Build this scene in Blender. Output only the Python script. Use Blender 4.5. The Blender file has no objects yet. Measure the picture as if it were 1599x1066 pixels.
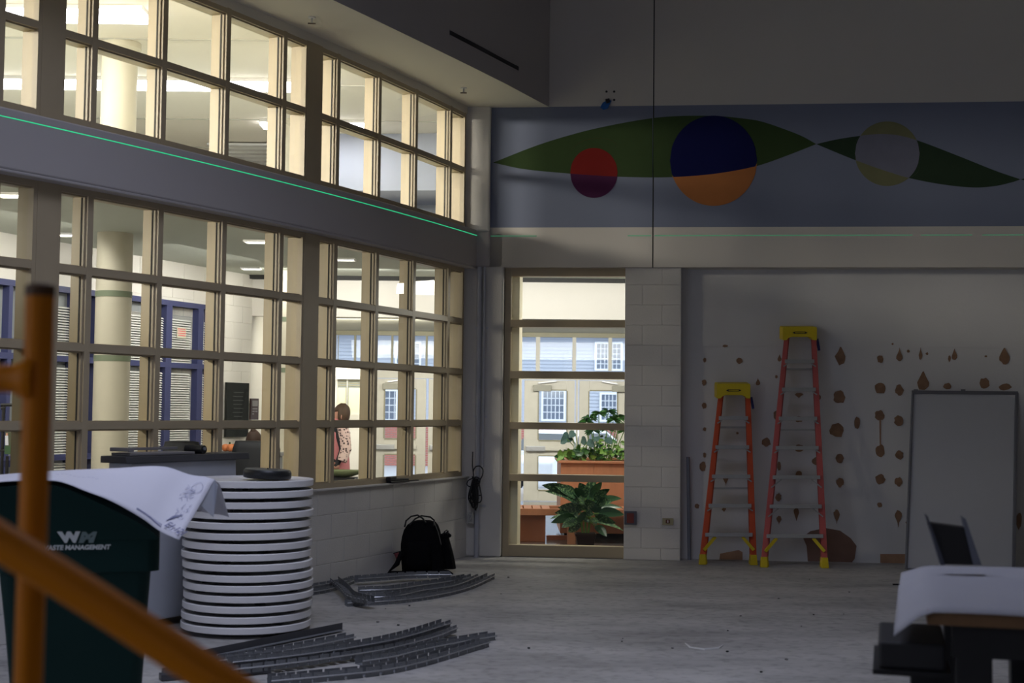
import bpy, bmesh, math, random
from mathutils import Vector, Matrix
random.seed(7)
C = bpy.context.scene.collection
SC = bpy.context.scene
V = Vector
# ---------------------------------------------------------------- camera
F = 2100.0; EYE = 1.48; HOR = 640.0; ROLL = .0108; CX, CY = 799.5, 533.0
TH = math.atan((HOR - CY) / F)
FW = V((0, math.cos(TH), math.sin(TH))); UP0 = V((0, -math.sin(TH), math.cos(TH))); RT0 = V((1, 0, 0))
RT = RT0 * math.cos(ROLL) + UP0 * math.sin(ROLL); UPV = UP0 * math.cos(ROLL) - RT0 * math.sin(ROLL)
EYEP = V((0, 0, EYE))
cam_d = bpy.data.cameras.new('camera'); cam = bpy.data.objects.new('camera', cam_d); C.objects.link(cam)
cam_d.sensor_width = 36; cam_d.lens = F / 1599 * 36; cam_d.clip_start = .05; cam_d.clip_end = 400
m = Matrix((RT, UPV, -FW)).transposed().to_4x4(); m.translation = EYEP; cam.matrix_world = m
cam_d.dof.use_dof = True; cam_d.dof.focus_distance = 13.0; cam_d.dof.aperture_fstop = 3.4
SC.camera = cam
# ---------------------------------------------------------------- world, lights, exposure
SC.view_settings.view_transform = 'Standard'; SC.view_settings.look = 'None'
SC.view_settings.exposure = 0.0; SC.view_settings.gamma = 1.0; SC.view_settings.use_curve_mapping = False
w = bpy.data.worlds.new('overcast_sky'); SC.world = w; w.use_nodes = True
w.node_tree.nodes['Background'].inputs[0].default_value = (.78, .86, 1.0, 1); w.node_tree.nodes['Background'].inputs[1].default_value = 2.7

def area(name, loc, aim, sx, sy, power, col, spread=None):
    d = bpy.data.lights.new(name, 'AREA'); d.shape = 'RECTANGLE'; d.size = sx; d.size_y = sy; d.energy = power; d.color = col
    o = bpy.data.objects.new(name, d); C.objects.link(o); o.location = loc
    o.rotation_euler = (V(aim) - V(loc)).to_track_quat('-Z', 'Y').to_euler()
    if spread: d.spread = math.radians(spread)
    return o
# assumed daylight: area lamps added inside the hall, no openings built for them
area('assumed_overhead_light', (-.5, 6.1, 6.45), (-.3, 7.0, 0), 2.8, 2.8, 96, (.72, .77, 1.0), 110)  # unseen overhead lamp added below a solid ceiling
area('assumed_side_daylight', (-4.4, 3.6, 1.6), (-.4, 10.5, .9), 2.0, 1.6, 12, (.58, .64, 1.0))  # unseen lamp added on the left for assumed side light
area('assumed_rear_daylight', (.5, -3.6, 3.0), (.3, 13, 1.8), 7.0, 2.4, 15, (.66, .70, 1.0))  # unseen lamp added in front of the solid rear wall
# ---------------------------------------------------------------- pixel helpers (real distances, metres)
def ray(x, y): return FW + RT * ((x - CX) / F) - UPV * ((y - CY) / F)
def at(x, y, Y): d = ray(x, y); return EYEP + d * (Y / d.y)
def atz(x, y, z): d = ray(x, y); return EYEP + d * ((z - EYE) / d.z)
def zz(x, y, Y): return at(x, y, Y).z
BS = -.1
def BW(X, z, d=0): return V((X + .0995 * d * 1.0, 13.62 + BS * X + d * .995, z))       # point on the back wall line, d behind its face
def bx(x, y, d=0):                                                                       # pixel -> (X, z) on that wall
    r = ray(x, y); t = (13.62 + d) / (r.y - BS * r.x); p = EYEP + r * t; return p.x, p.z
CC = V((-32.972, 26.856, 0)); CR = 35.185
def W(s, off, z): a = s / CR; return V((CC.x + (CR + off) * math.cos(a), CC.y + (CR + off) * math.sin(a), z))
# ---------------------------------------------------------------- materials
MATS = {}
def mat(name, col, rough=.6, metal=0, noise=None, scale=8, bump=0, bscale=60, spec=.4, emit=None, es=1, coat=0):
    if name in MATS: return MATS[name]
    m = bpy.data.materials.new(name); m.use_nodes = True; nt = m.node_tree; b = nt.nodes['Principled BSDF']
    b.inputs['Base Color'].default_value = (*col, 1); b.inputs['Roughness'].default_value = rough; b.inputs['Metallic'].default_value = metal
    b.inputs['Specular IOR Level'].default_value = spec
    if coat: b.inputs['Coat Weight'].default_value = coat
    tc = nt.nodes.new('ShaderNodeTexCoord')
    n = nt.nodes.new('ShaderNodeTexNoise'); n.inputs['Scale'].default_value = scale; n.inputs['Detail'].default_value = 6
    nt.links.new(tc.outputs['Object'], n.inputs['Vector'])
    mx = nt.nodes.new('ShaderNodeMix'); mx.data_type = 'RGBA'
    k = noise if noise is not None else .08
    mx.inputs[6].default_value = (*[c * (1 - k) for c in col], 1); mx.inputs[7].default_value = (*[min(1, c * (1 + k)) for c in col], 1)
    nt.links.new(n.outputs['Fac'], mx.inputs[0]); nt.links.new(mx.outputs[2], b.inputs['Base Color'])
    if bump:
        n2 = nt.nodes.new('ShaderNodeTexNoise'); n2.inputs['Scale'].default_value = bscale; n2.inputs['Detail'].default_value = 4
        nt.links.new(tc.outputs['Object'], n2.inputs['Vector'])
        bp = nt.nodes.new('ShaderNodeBump'); bp.inputs['Strength'].default_value = bump; bp.inputs['Distance'].default_value = .01
        nt.links.new(n2.outputs['Fac'], bp.inputs['Height']); nt.links.new(bp.outputs[0], b.inputs['Normal'])
    if emit: b.inputs['Emission Color'].default_value = (*emit, 1); b.inputs['Emission Strength'].default_value = es
    MATS[name] = m; return m
def glass(name, tint=(1, 1, 1), refl=1.0):
    if name in MATS: return MATS[name]
    m = bpy.data.materials.new(name); m.use_nodes = True; nt = m.node_tree; nt.nodes.clear()
    o = nt.nodes.new('ShaderNodeOutputMaterial'); t = nt.nodes.new('ShaderNodeBsdfTransparent'); g = nt.nodes.new('ShaderNodeBsdfGlossy')
    t.inputs[0].default_value = (*tint, 1); g.inputs['Roughness'].default_value = .02
    f = nt.nodes.new('ShaderNodeFresnel'); f.inputs[0].default_value = 1.45
    mu = nt.nodes.new('ShaderNodeMath'); mu.operation = 'MULTIPLY'; mu.inputs[1].default_value = refl
    mi = nt.nodes.new('ShaderNodeMixShader')
    nt.links.new(f.outputs[0], mu.inputs[0]); nt.links.new(mu.outputs[0], mi.inputs[0]); nt.links.new(t.outputs[0], mi.inputs[1]); nt.links.new(g.outputs[0], mi.inputs[2]); nt.links.new(mi.outputs[0], o.inputs[0])
    MATS[name] = m; return m
def wood(name, col, scale=3):
    m = mat(name, col, .45, noise=.18, scale=scale)
    nt = m.node_tree; tc = [n for n in nt.nodes if n.type == 'TEX_COORD'][0]; n = [n for n in nt.nodes if n.type == 'TEX_NOISE'][0]
    mp = nt.nodes.new('ShaderNodeMapping'); mp.inputs['Scale'].default_value = (6, 6, .8); nt.links.new(tc.outputs['Object'], mp.inputs[0]); nt.links.new(mp.outputs[0], n.inputs['Vector']); return m
def floor_mat():
    m = mat('worn_concrete', (.42, .40, .385), .55, noise=.1, scale=.9, bump=.15, bscale=25, spec=.35)
    nt = m.node_tree; b = nt.nodes['Principled BSDF']; tc = [n for n in nt.nodes if n.type == 'TEX_COORD'][0]
    mp = nt.nodes.new('ShaderNodeMapping'); mp.inputs['Scale'].default_value = (.6, 1.5, 1); mp.inputs['Rotation'].default_value = (0, 0, .12)
    nt.links.new(tc.outputs['Object'], mp.inputs[0])
    n1 = nt.nodes.new('ShaderNodeTexNoise'); n1.inputs['Scale'].default_value = 1.2; n1.inputs['Detail'].default_value = 9; n1.inputs['Roughness'].default_value = .68
    nt.links.new(mp.outputs[0], n1.inputs['Vector'])
    r = nt.nodes.new('ShaderNodeValToRGB'); e = r.color_ramp.elements
    e[0].position = .34; e[0].color = (.27, .26, .25, 1); e[1].position = .68; e[1].color = (.49, .475, .455, 1)
    x = r.color_ramp.elements.new(.5); x.color = (.39, .38, .365, 1)
    nt.links.new(n1.outputs['Fac'], r.inputs[0])
    n3 = nt.nodes.new('ShaderNodeTexNoise'); n3.inputs['Scale'].default_value = 14; n3.inputs['Detail'].default_value = 5; nt.links.new(tc.outputs['Object'], n3.inputs['Vector'])
    r3 = nt.nodes.new('ShaderNodeValToRGB'); r3.color_ramp.elements[0].position = .3; r3.color_ramp.elements[0].color = (.72, .72, .72, 1); r3.color_ramp.elements[1].position = .5; r3.color_ramp.elements[1].color = (1, 1, 1, 1)
    nt.links.new(n3.outputs['Fac'], r3.inputs[0])
    mx = nt.nodes.new('ShaderNodeMix'); mx.data_type = 'RGBA'; mx.blend_type = 'MULTIPLY'; mx.inputs[0].default_value = 1
    nt.links.new(r.outputs[0], mx.inputs[6]); nt.links.new(r3.outputs[0], mx.inputs[7]); nt.links.new(mx.outputs[2], b.inputs['Base Color'])
    return m
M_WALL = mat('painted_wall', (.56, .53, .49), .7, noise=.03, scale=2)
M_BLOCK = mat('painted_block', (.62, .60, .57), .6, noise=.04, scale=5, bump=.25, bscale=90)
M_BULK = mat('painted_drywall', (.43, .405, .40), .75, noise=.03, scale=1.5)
M_SOFF = mat('soffit_paint', (.72, .68, .58), .8, noise=.03, scale=1.5)
M_FRAME = mat('tan_window_frame', (.43, .355, .235), .42, noise=.06, scale=6, spec=.45)
M_GASK = mat('gasket', (.02, .02, .02), .6)
M_GLASS = glass('clear_glass', (.97, .99, .96), .9)
M_GLASSD = glass('door_glass', (.96, .99, .98), .8)
M_LWALL = mat('lobby_cream_block', (.80, .77, .71), .6, noise=.03, scale=3, bump=.1)
M_LCEIL = mat('lobby_ceiling_tile', (.55, .58, .50), .8, noise=.03, scale=2)
M_UCEIL = mat('upper_ceiling', (.80, .74, .64), .8, noise=.03, scale=2)
M_UWALL = mat('upper_wall_grey_blue', (.52, .56, .66), .7, noise=.04, scale=1)
M_BLUE = mat('blue_frame', (.045, .052, .145), .45)
M_BLIND = mat('white_blind', (.62, .63, .60), .5)
M_COL = mat('column_cream', (.62, .58, .46), .6, noise=.04)
M_BAND = mat('column_green_band', (.20, .24, .16), .6)
M_BLK = mat('black_plastic', (.012, .012, .014), .5)
M_BLKC = mat('black_cloth', (.006, .006, .007), .95, bump=.4, bscale=120, spec=.1)
M_GALV = mat('galvanized_steel', (.24, .25, .265), .55, metal=.5, noise=.25, scale=22, bump=.2, bscale=60)
M_ALU = mat('aluminium', (.55, .56, .58), .38, metal=.8, noise=.08, scale=20)
M_WHITE = mat('white_plastic', (.74, .73, .72), .45, noise=.03)
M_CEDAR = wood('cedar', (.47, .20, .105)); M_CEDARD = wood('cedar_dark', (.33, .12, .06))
M_LEAF = mat('leaf_green', (.05, .16, .035), .35, noise=.45, scale=30, spec=.5); M_LEAFD = mat('leaf_dark', (.025, .085, .03), .32, noise=.5, scale=35, spec=.5)
M_LEAFL = mat('leaf_light', (.16, .30, .06), .4, noise=.4, scale=28)
M_LIT = mat('lamp_diffuser', (.9, .9, .9), .5, emit=(.96, .94, 1.0), es=12)
M_LITL = mat('troffer_diffuser', (.9, .9, .9), .5, emit=(1.0, .93, .80), es=11)
# ---------------------------------------------------------------- mesh builder
class MB:
    def __init__(s): s.v = []; s.f = []
    def add(s, vs, fs): n = len(s.v); s.v += [V(v) for v in vs]; s.f += [tuple(i + n for i in f) for f in fs]; return s
    def hexa(s, p):  # 8 points: bottom ring 0-3, top ring 4-7
        return s.add(p, [(3, 2, 1, 0), (4, 5, 6, 7), (0, 1, 5, 4), (1, 2, 6, 5), (2, 3, 7, 6), (3, 0, 4, 7)])
    def box(s, x0, x1, y0, y1, z0, z1): return s.hexa([(x0, y0, z0), (x1, y0, z0), (x1, y1, z0), (x0, y1, z0), (x0, y0, z1), (x1, y0, z1), (x1, y1, z1), (x0, y1, z1)])
    def bar(s, a, b, w, h, side=None):  # rectangular bar from a to b
        a = V(a); b = V(b); d = (b - a).normalized(); side = V(side) if side else (V((0, 0, 1)) if abs(d.z) < .9 else V((1, 0, 0)))
        u = d.cross(side).normalized() * w / 2; v = u.cross(d).normalized() * h / 2
        return s.hexa([a - u - v, a + u - v, a + u + v, a - u + v, b - u - v, b + u - v, b + u + v, b - u + v])
    def tube(s, pts, r, n=8, cap=True):
        pts = [V(p) for p in pts]; N = len(pts); rs = r if isinstance(r, (list, tuple)) else [r] * N; base = len(s.v); up = None
        for i, p in enumerate(pts):
            d = (pts[min(i + 1, N - 1)] - pts[max(i - 1, 0)]).normalized()
            if up is None: up = d.orthogonal().normalized()
            u = (up - d * up.dot(d)).normalized(); up = u; v = d.cross(u)
            for k in range(n): a = 2 * math.pi * k / n; s.v.append(p + (u * math.cos(a) + v * math.sin(a)) * rs[i])
        for i in range(N - 1):
            for k in range(n): a = base + i * n + k; b = base + i * n + (k + 1) % n; s.f.append((a, b, b + n, a + n))
        if cap: s.f.append(tuple(base + k for k in reversed(range(n)))); s.f.append(tuple(base + (N - 1) * n + k for k in range(n)))
        return s
    def lathe(s, prof, c, n=24):
        c = V(c); base = len(s.v); N = len(prof)
        for r, z in prof:
            for k in range(n): a = 2 * math.pi * k / n; s.v.append(c + V((r * math.cos(a), r * math.sin(a), z)))
        for i in range(N - 1):
            for k in range(n): a = base + i * n + k; b = base + i * n + (k + 1) % n; s.f.append((a, b, b + n, a + n))
        s.f.append(tuple(base + k for k in reversed(range(n)))); s.f.append(tuple(base + (N - 1) * n + k for k in range(n)))
        return s
    def prism(s, poly, ext):  # poly 3-D points, extruded by vector ext
        n = len(poly); ext = V(ext); p = [V(q) for q in poly]
        return s.add(p + [q + ext for q in p], [tuple(reversed(range(n))), tuple(range(n, 2 * n))] + [(i, (i + 1) % n, (i + 1) % n + n, i + n) for i in range(n)])
    def grid(s, rows):  # rows of points
        n = len(rows); k = len(rows[0]); base = len(s.v)
        for r in rows: s.v += [V(p) for p in r]
        for i in range(n - 1):
            for j in range(k - 1): a = base + i * k + j; s.f.append((a, a + 1, a + k + 1, a + k))
        return s
    def sphere(s, c, r, n=12, m=8, sc=(1, 1, 1)):
        pr = []; c = V(c); base = len(s.v)
        for i in range(1, m):
            t = math.pi * i / m
            for k in range(n): a = 2 * math.pi * k / n; s.v.append(c + V((r * sc[0] * math.sin(t) * math.cos(a), r * sc[1] * math.sin(t) * math.sin(a), r * sc[2] * math.cos(t))))
        tp = len(s.v); s.v.append(c + V((0, 0, r * sc[2]))); s.v.append(c - V((0, 0, r * sc[2])))
        for i in range(m - 2):
            for k in range(n): a = base + i * n + k; b = base + i * n + (k + 1) % n; s.f.append((a, a + n, b + n, b))
        for k in range(n): s.f.append((tp, base + k, base + (k + 1) % n)); s.f.append((tp + 1, base + (m - 2) * n + (k + 1) % n, base + (m - 2) * n + k))
        return s
    def build(s, name, mt, parent=None, bevel=0, smooth=False, solid=0, loc=None, fix=True, sub=0):
        off = V((0, 0, 0))
        if parent is not None:
            q = parent
            while q is not None: off += q.location; q = q.parent
        elif loc is None:
            lo = [min(v[i] for v in s.v) for i in range(3)]; hi = [max(v[i] for v in s.v) for i in range(3)]
            loc = V(((lo[0] + hi[0]) / 2, (lo[1] + hi[1]) / 2, lo[2]))
        if loc is None: loc = V((0, 0, 0))
        loc = V(loc)
        me = bpy.data.meshes.new(name); me.from_pydata([v - off - loc for v in s.v], [], s.f)
        if fix:
            bm = bmesh.new(); bm.from_mesh(me); bmesh.ops.recalc_face_normals(bm, faces=bm.faces)
            if smooth:
                for f in bm.faces: f.smooth = True
                for e in bm.edges:
                    if len(e.link_faces) == 2 and e.calc_face_angle(0) > .7: e.smooth = False
            bm.to_mesh(me); bm.free()
        me.materials.append(mt); o = bpy.data.objects.new(name, me); C.objects.link(o); o.parent = parent; o.location = loc
        if sub: md = o.modifiers.new('s', 'SUBSURF'); md.levels = sub; md.render_levels = sub
        if solid: md = o.modifiers.new('t', 'SOLIDIFY'); md.thickness = solid; md.offset = 0
        if bevel: md = o.modifiers.new('b', 'BEVEL'); md.width = bevel; md.segments = 2; md.limit_method = 'ANGLE'
        return o
def empty(name, loc, rz=0):
    o = bpy.data.objects.new(name, None); C.objects.link(o); o.location = loc; o.rotation_euler = (0, 0, rz); o.empty_display_size = .1; return o
def tag(o, label, cat, group=None):
    o['label'] = label; o['category'] = cat
    if group: o['group'] = group
    return o
def struct(o): o['kind'] = 'structure'; return o
def copy_tree(o, parent=None):
    c = o.copy(); C.objects.link(c); c.parent = parent
    for ch in list(o.children): copy_tree(ch, c)
    return c
def text_mesh(s, size, M, name, mt, parent, ext=.0008, shear=0, bold=0, sx=1, align='CENTER'):
    cu = bpy.data.curves.new(name, 'FONT'); cu.body = s; cu.size = size; cu.extrude = ext; cu.align_x = align; cu.align_y = 'CENTER'; cu.shear = shear; cu.offset = bold; cu.resolution_u = 3
    t = bpy.data.objects.new(name, cu); C.objects.link(t)
    bpy.context.view_layer.update()
    me = bpy.data.meshes.new_from_object(t.evaluated_get(bpy.context.evaluated_depsgraph_get()))
    bpy.data.objects.remove(t)
    q = parent; off = V((0, 0, 0))
    while q is not None: off += q.location; q = q.parent
    T = Matrix.Translation(-off) @ M @ Matrix.Diagonal((sx, 1, 1, 1))
    me.transform(T); me.materials.clear(); me.materials.append(mt)
    o = bpy.data.objects.new(name, me); C.objects.link(o); o.parent = parent; return o
# ================================================================ ROOM SHELL
ZB0, ZB1 = 2.93, 3.31      # bulkhead
ZH, ZS = 4.50, 4.57        # window head, soffit
S0, S1 = -24.8, -13.643
def arc(s0, s1, o0, o1, z0, z1, n=None):
    """curved slab following the window wall"""
    b = MB(); n = n or max(1, int(abs(s1 - s0) / .35)); ss = [s0 + (s1 - s0) * i / n for i in range(n + 1)]
    r = [[W(s, o0, z0), W(s, o1, z0), W(s, o1, z1), W(s, o0, z1), W(s, o0, z0)] for s in ss]
    b.grid(r); b.f.append((3, 2, 1, 0)); k = 5 * n; b.f.append((k, k + 1, k + 2, k + 3)); return b
# floor
b = MB(); b.box(-14, 8.4, -4.4, 13.9, -.3, 0); fl = struct(b.build('floor', floor_mat()))
# ceiling and unseen walls that close the hall
struct(MB().box(-12, 8.4, -4.4, 14.5, 6.6, 6.8).build('ceiling', M_WALL))
struct(MB().box(8.0, 8.3, -4.4, 13.2, 0, 6.6).build('wall_right', M_WALL))
struct(MB().box(-12, 8.3, -4.4, -4.1, 0, 6.6).build('wall_rear', M_WALL))
# left wall: block wainscot, bulkhead, soffit
wl = struct(arc(-31, -13.43, -.35, -.085, 0, .795).build('wall_left', M_BLOCK))
rng = random.Random(3)
BL, BH = .4064, .2032
bmesh_cache = {}
def block_obj(parent, a, b_, n, z0, z1, mt=M_BLOCK):
    """one block: face from a to b_ (plan points), proud along n"""
    key = (round((b_ - a).length, 3), round(z1 - z0, 3), mt.name)
    if key not in bmesh_cache:
        L, Hh, t, g = key[0], key[1], .006, .0011; c = .0025
        q = MB(); q.add([(g, 0, g), (L - g, 0, g), (L - g, 0, Hh - g), (g, 0, Hh - g), (g + c * .3, -t + c, g), (L - g, -t + c, g), (L - g, -t + c, Hh - g), (g, -t + c, Hh - g),
               (g + c, -t, g + c), (L - g - c, -t, g + c), (L - g - c, -t, Hh - g - c), (g + c, -t, Hh - g - c)],
              [(0, 1, 5, 4), (1, 2, 6, 5), (2, 3, 7, 6), (3, 0, 4, 7), (4, 5, 9, 8), (5, 6, 10, 9), (6, 7, 11, 10), (7, 4, 8, 11), (8, 9, 10, 11)])
        me = bpy.data.meshes.new('block'); me.from_pydata(q.v, [], q.f); me.materials.append(mt); bmesh_cache[key] = me
    o = bpy.data.objects.new('block', bmesh_cache[key]); C.objects.link(o); o.parent = parent
    d = b_ - a; o.location = V((a.x, a.y, z0)) - parent.location; o.rotation_euler = (0, 0, math.atan2(d.y, d.x)); return o
for k in range(4):
    z1 = .795 - BH * k; z0 = max(0.0, z1 - BH); s = -20.0 + (BL / 2 if k % 2 else 0)
    while s < -13.45:
        e = min(s + BL, -13.43)
        if e - s > .05: block_obj(wl, W(s, -.085, 0), W(e, -.085, 0), None, z0, z1)
        s += BL
struct(arc(-24.8, -13.43, -.35, -.055, .795, .812).build('trim_1', M_BLOCK, bevel=.004))
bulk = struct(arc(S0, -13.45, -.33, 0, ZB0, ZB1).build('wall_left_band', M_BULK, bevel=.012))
struct(arc(-31, S0, -.33, -.02, .8, 6.6).build('wall_left_near', M_WALL))
# soffit above the upper windows and the dropped face above it
edge = [(-9.6, 1.2), (-7.2, 2.6), (-5.2, 4.5), (-3.9, 6.2), (-2.55, 8.15), (-1.93, 9.15), (-1.386, 10.057), (-1.172, 10.464), (-.83, 11.13), (-.394, 11.996), (-.078, 12.64), (.354, 13.493)]
b = MB(); inner = []
for (x, y) in edge:
    d = V((x, y, 0)) - V((CC.x, CC.y, 0)); d.normalize(); inner.append(V((CC.x, CC.y, 0)) + d * (CR - .35))
inner[-1] = V((-.62, 13.72, 0)); e3 = [V((x, y, 0)) for x, y in edge]; e3[-1] = V((.36, 13.6, 0))
rows = [[V((i.x, i.y, ZS)), V((e.x, e.y, ZS)), V((e.x, e.y, 6.6)), V((e.x - .06, e.y + .03, 6.6)), V((e.x - .06, e.y + .03, ZS + .05)), V((i.x, i.y, ZS + .05)), V((i.x, i.y, ZS))] for i, e in zip(inner, e3)]
b.grid(rows); so = struct(b.build('ceiling_soffit', M_SOFF)); so.data.materials.append(M_BULK)
for p in so.data.polygons:
    if abs(p.normal.z) < .5: p.material_index = 1
# head closure between the window head and soffit
struct(arc(S0, -13.45, -.35, -.10, ZH - .005, ZS + .02).build('trim_2', M_SOFF))
# ---------------------------------------------------------------- back wall
XP0, XP1 = -.50, -.24
def slab(X0, X1, d0, d1, z0, z1): b = MB(); return b.hexa([BW(X0, z0, d0), BW(X1, z0, d0), BW(X1, z0, d1), BW(X0, z0, d1), BW(X0, z1, d0), BW(X1, z1, d0), BW(X1, z1, d1), BW(X0, z1, d1)])
XJ = bx(1020, 300)[0]
wb = struct(slab(XP1, XJ - .006, 0, .40, ZB0, 6.6).build('wall_back', M_WALL))
struct(slab(XJ + .006, 8.2, 0, .40, ZB0, 6.6).build('wall_back_right', M_WALL))
struct(slab(XJ - .01, XJ + .01, .012, .3, ZB0, 6.6).build('trim_3', M_GASK))
# pier in the corner, upper and lower
XD0 = bx(785, 600, .1)[0]; XD1 = bx(975, 600, .02)[0]; XN0 = bx(1063, 600, .03)[0]
pu = struct(slab(XP0 - .12, XP1 + .005, -.05, .42, ZB1 - .02, ZS + .06).build('wall_corner_upper', M_BLOCK, bevel=.02))
struct(slab(XP0 - .15, XD0, -.0, .42, 0, ZB1 - .02).build('wall_corner', M_BLOCK, bevel=.02))
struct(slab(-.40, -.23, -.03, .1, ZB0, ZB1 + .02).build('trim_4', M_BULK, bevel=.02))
# block pillar
pl = struct(slab(XD1, XN0, .05, .45, 0, ZB0).build('wall_pillar', M_BLOCK))
xa = bx(1033, 600, .03)[0]; xb = bx(1002, 600, .03)[0]
z = 2.757; k = 0; zs = [ZB0]
while z > 0: zs.append(z); z -= BH
zs.append(0)
for i in range(len(zs) - 1):
    split = xa if i % 2 == 0 else xb
    for (u0, u1) in ((XD1 + .001, split), (split, XN0 - .001)):
        block_obj(pl, BW(u0, 0, .05), BW(u1, 0, .05), None, zs[i + 1], zs[i])
# niche wall
wn = struct(slab(XN0, 8.2, .22, .5, 0, ZB0 + .3).build('wall_niche', mat('niche_paint', (.60, .59, .585), .65, noise=.06, scale=1.4, bump=.15, bscale=30)))
struct(slab(XN0 + .0, 8.2, .212, .222, zz(1280, 541, 13.5), zz(1280, 541, 13.5) + .9).build('trim_5', MATS['niche_paint']))
# patches of old adhesive and bare board on the niche wall
M_GLUE = mat('old_adhesive', (.25, .145, .085), .85, noise=.35, scale=18); M_GLUEL = mat('torn_board', (.34, .20, .12), .85, noise=.3, scale=10)
blobs = [(1309, 556, 8, 16, 1), (1307, 620, 9, 10, 0), (1303, 672, 10, 11, 0), (1308, 715, 6, 7, 0), (1308, 753, 5.5, 7, 0), (1303, 803, 5, 12, 2), (1371, 560, 5, 6, 0), (1371, 606, 8, 8.5, 0), (1370, 648, 7.5, 8, 0), (1371, 704, 7.5, 9.5, 0), (1371, 748, 7.5, 8, 0), (1370, 788, 3.5, 4, 0),
         (1401, 556, 5, 10, 1), (1401, 609, 6, 8, 0), (1400, 656, 7, 8, 0), (1401, 710, 6, 7, 0), (1400, 752, 6, 7, 0), (1399, 805, 6, 14, 2), (1434, 554, 3, 9, 1), (1335, 660, 4.5, 9, 0), (1487, 555, 4, 9, 1), (1479, 560, 2, 5, 0), (1415, 548, 2, 2.5, 0), (1444, 552, 2, 2, 0),
         (1565, 557, 8, 14, 1), (1438, 597, 9, 16, 1), (1476, 603, 6, 5, 0), (1534, 598, 7.5, 8, 0), (1566, 604, 9, 5, 0), (1390, 537, 1.6, 1.6, 0), (1129, 540, 4, 2, 0), (1097, 562, 2.5, 3.5, 0), (1151, 563, 4.5, 5, 0), (1214, 560, 3, 6, 1), (1096, 597, 3.5, 5, 0), (1180, 597, 3.5, 6, 1), (1096, 633, 3.5, 5, 0), (1209, 588, 2, 2.5, 0),
         (1244, 616, 6.5, 5, 2), (1244, 654, 6, 5, 0), (1245, 700, 7, 6, 0), (1244, 740, 5, 5, 0), (1208, 648, 3.5, 8, 0), (1193, 690, 7, 7.5, 0), (1213, 727, 3, 7, 0), (1271, 720, 6, 7, 0), (1097, 670, 2.5, 3, 0), (1097, 710, 2.5, 4, 0), (1094, 728, 5, 8, 0), (1130, 747, 4, 9, 2), (1127, 795, 3.5, 4, 2), (1085, 790, 3.5, 4, 0),
         (1212, 776, 4.5, 6, 0), (1213, 810, 4, 8, 2), (1240, 800, 4, 13, 2), (1275, 620, 3, 4, 0), (1148, 676, 2, 2, 0), (1413, 815, 2.2, 2, 0), (1536, 556, 2, 1.5, 0), (1588, 812, 4, 13, 0)]
gd = .2175
for (px, py, rx, ry, kind) in blobs:
    X, Z = bx(px, py, gd); sc = 13.5 / F; n = 14; pts = []; dd = gd if py > 541 else .209
    for i in range(n):
        a = 2 * math.pi * i / n; r = 1 + rng.uniform(-.16, .16); cx_, cz_ = math.cos(a) * r, math.sin(a) * r
        if kind == 1 and cz_ > 0: cx_ *= max(.12, 1 - cz_ * 1.1); cz_ *= 1.25
        if kind == 1 and cz_ < 0: cz_ *= .8
        if kind == 2 and cz_ < 0: cx_ *= max(.12, 1 + cz_ * 1.0); cz_ *= 1.1
        if kind == 2 and cz_ > 0: cz_ *= .6
        pts.append(BW(X + cx_ * rx * sc, Z + cz_ * ry * sc, dd))
    MB().prism(pts, (0, -.004, 0)).build('glue_spot', M_GLUE, wn)
X0, Z0 = bx(1371, 655, gd); X1, Z1 = bx(1371, 700, gd); MB().prism([BW(X0 - .008, Z0, gd), BW(X0 + .008, Z0, gd), BW(X0 + .006, Z1, gd), BW(X0 - .006, Z1, gd)], (0, -.003, 0)).build('glue_streak', M_GLUEL, wn)
pts = [(1258, 884), (1256, 852), (1250, 838), (1262, 829), (1285, 824), (1308, 828), (1325, 840), (1334, 852), (1331, 872), (1327, 884)]
MB().prism([BW(*bx(x, y, gd), gd) if y < 880 else BW(bx(x, y, gd)[0], .003, gd) for x, y in pts], (0, -.003, 0)).build('bare_patch', mat('bare_board', (.20, .115, .085), .85, noise=.2), wn)
MB().prism([BW(bx(x, 875, gd)[0], zq, gd) for x, zq in ((1371, .003), (1414, .003), (1416, .095), (1371, .09))], (0, -.003, 0)).build('bare_patch', M_GLUEL, wn)
MB().prism([BW(bx(x, 875, gd)[0], zq, gd) for x, zq in ((1120, .003), (1156, .003), (1156, .08), (1150, .10), (1121, .06))], (0, -.003, 0)).build('bare_patch', M_GLUEL, wn)
MB().tube([BW(bx(1072, 713, .15)[0], bx(1072, 713, .15)[1], .15), BW(bx(1074, 870, .15)[0], .0, .15)], .018, 10).build('conduit_stub', mat('grey_paint', (.20, .21, .24), .5), wn)
# ---------------------------------------------------------------- mural painted on the back wall
def lerp_curve(pts):
    def f(x):
        if x <= pts[0][0]: return pts[0][1]
        for (a, b), (c, d) in zip(pts, pts[1:]):
            if x <= c:
                return b + (d - b) * (x - a) / (c - a)
        return pts[-1][1]
    return f
def smooth_curve(pts):
    import bisect
    xs = [p[0] for p in pts]; ys = [p[1] for p in pts]; n = len(xs)
    ms = []
    for i in range(n):
        if i == 0: ms.append((ys[1] - ys[0]) / (xs[1] - xs[0]))
        elif i == n - 1: ms.append((ys[-1] - ys[-2]) / (xs[-1] - xs[-2]))
        else: ms.append((ys[i + 1] - ys[i - 1]) / (xs[i + 1] - xs[i - 1]))
    def f(x):
        x = min(max(x, xs[0]), xs[-1]); i = min(max(bisect.bisect_right(xs, x) - 1, 0), n - 2); h = xs[i + 1] - xs[i]; t = (x - xs[i]) / h
        return (2*t**3-3*t*t+1)*ys[i] + (t**3-2*t*t+t)*h*ms[i] + (-2*t**3+3*t*t)*ys[i+1] + (t**3-t*t)*h*ms[i+1]
    return f
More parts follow.
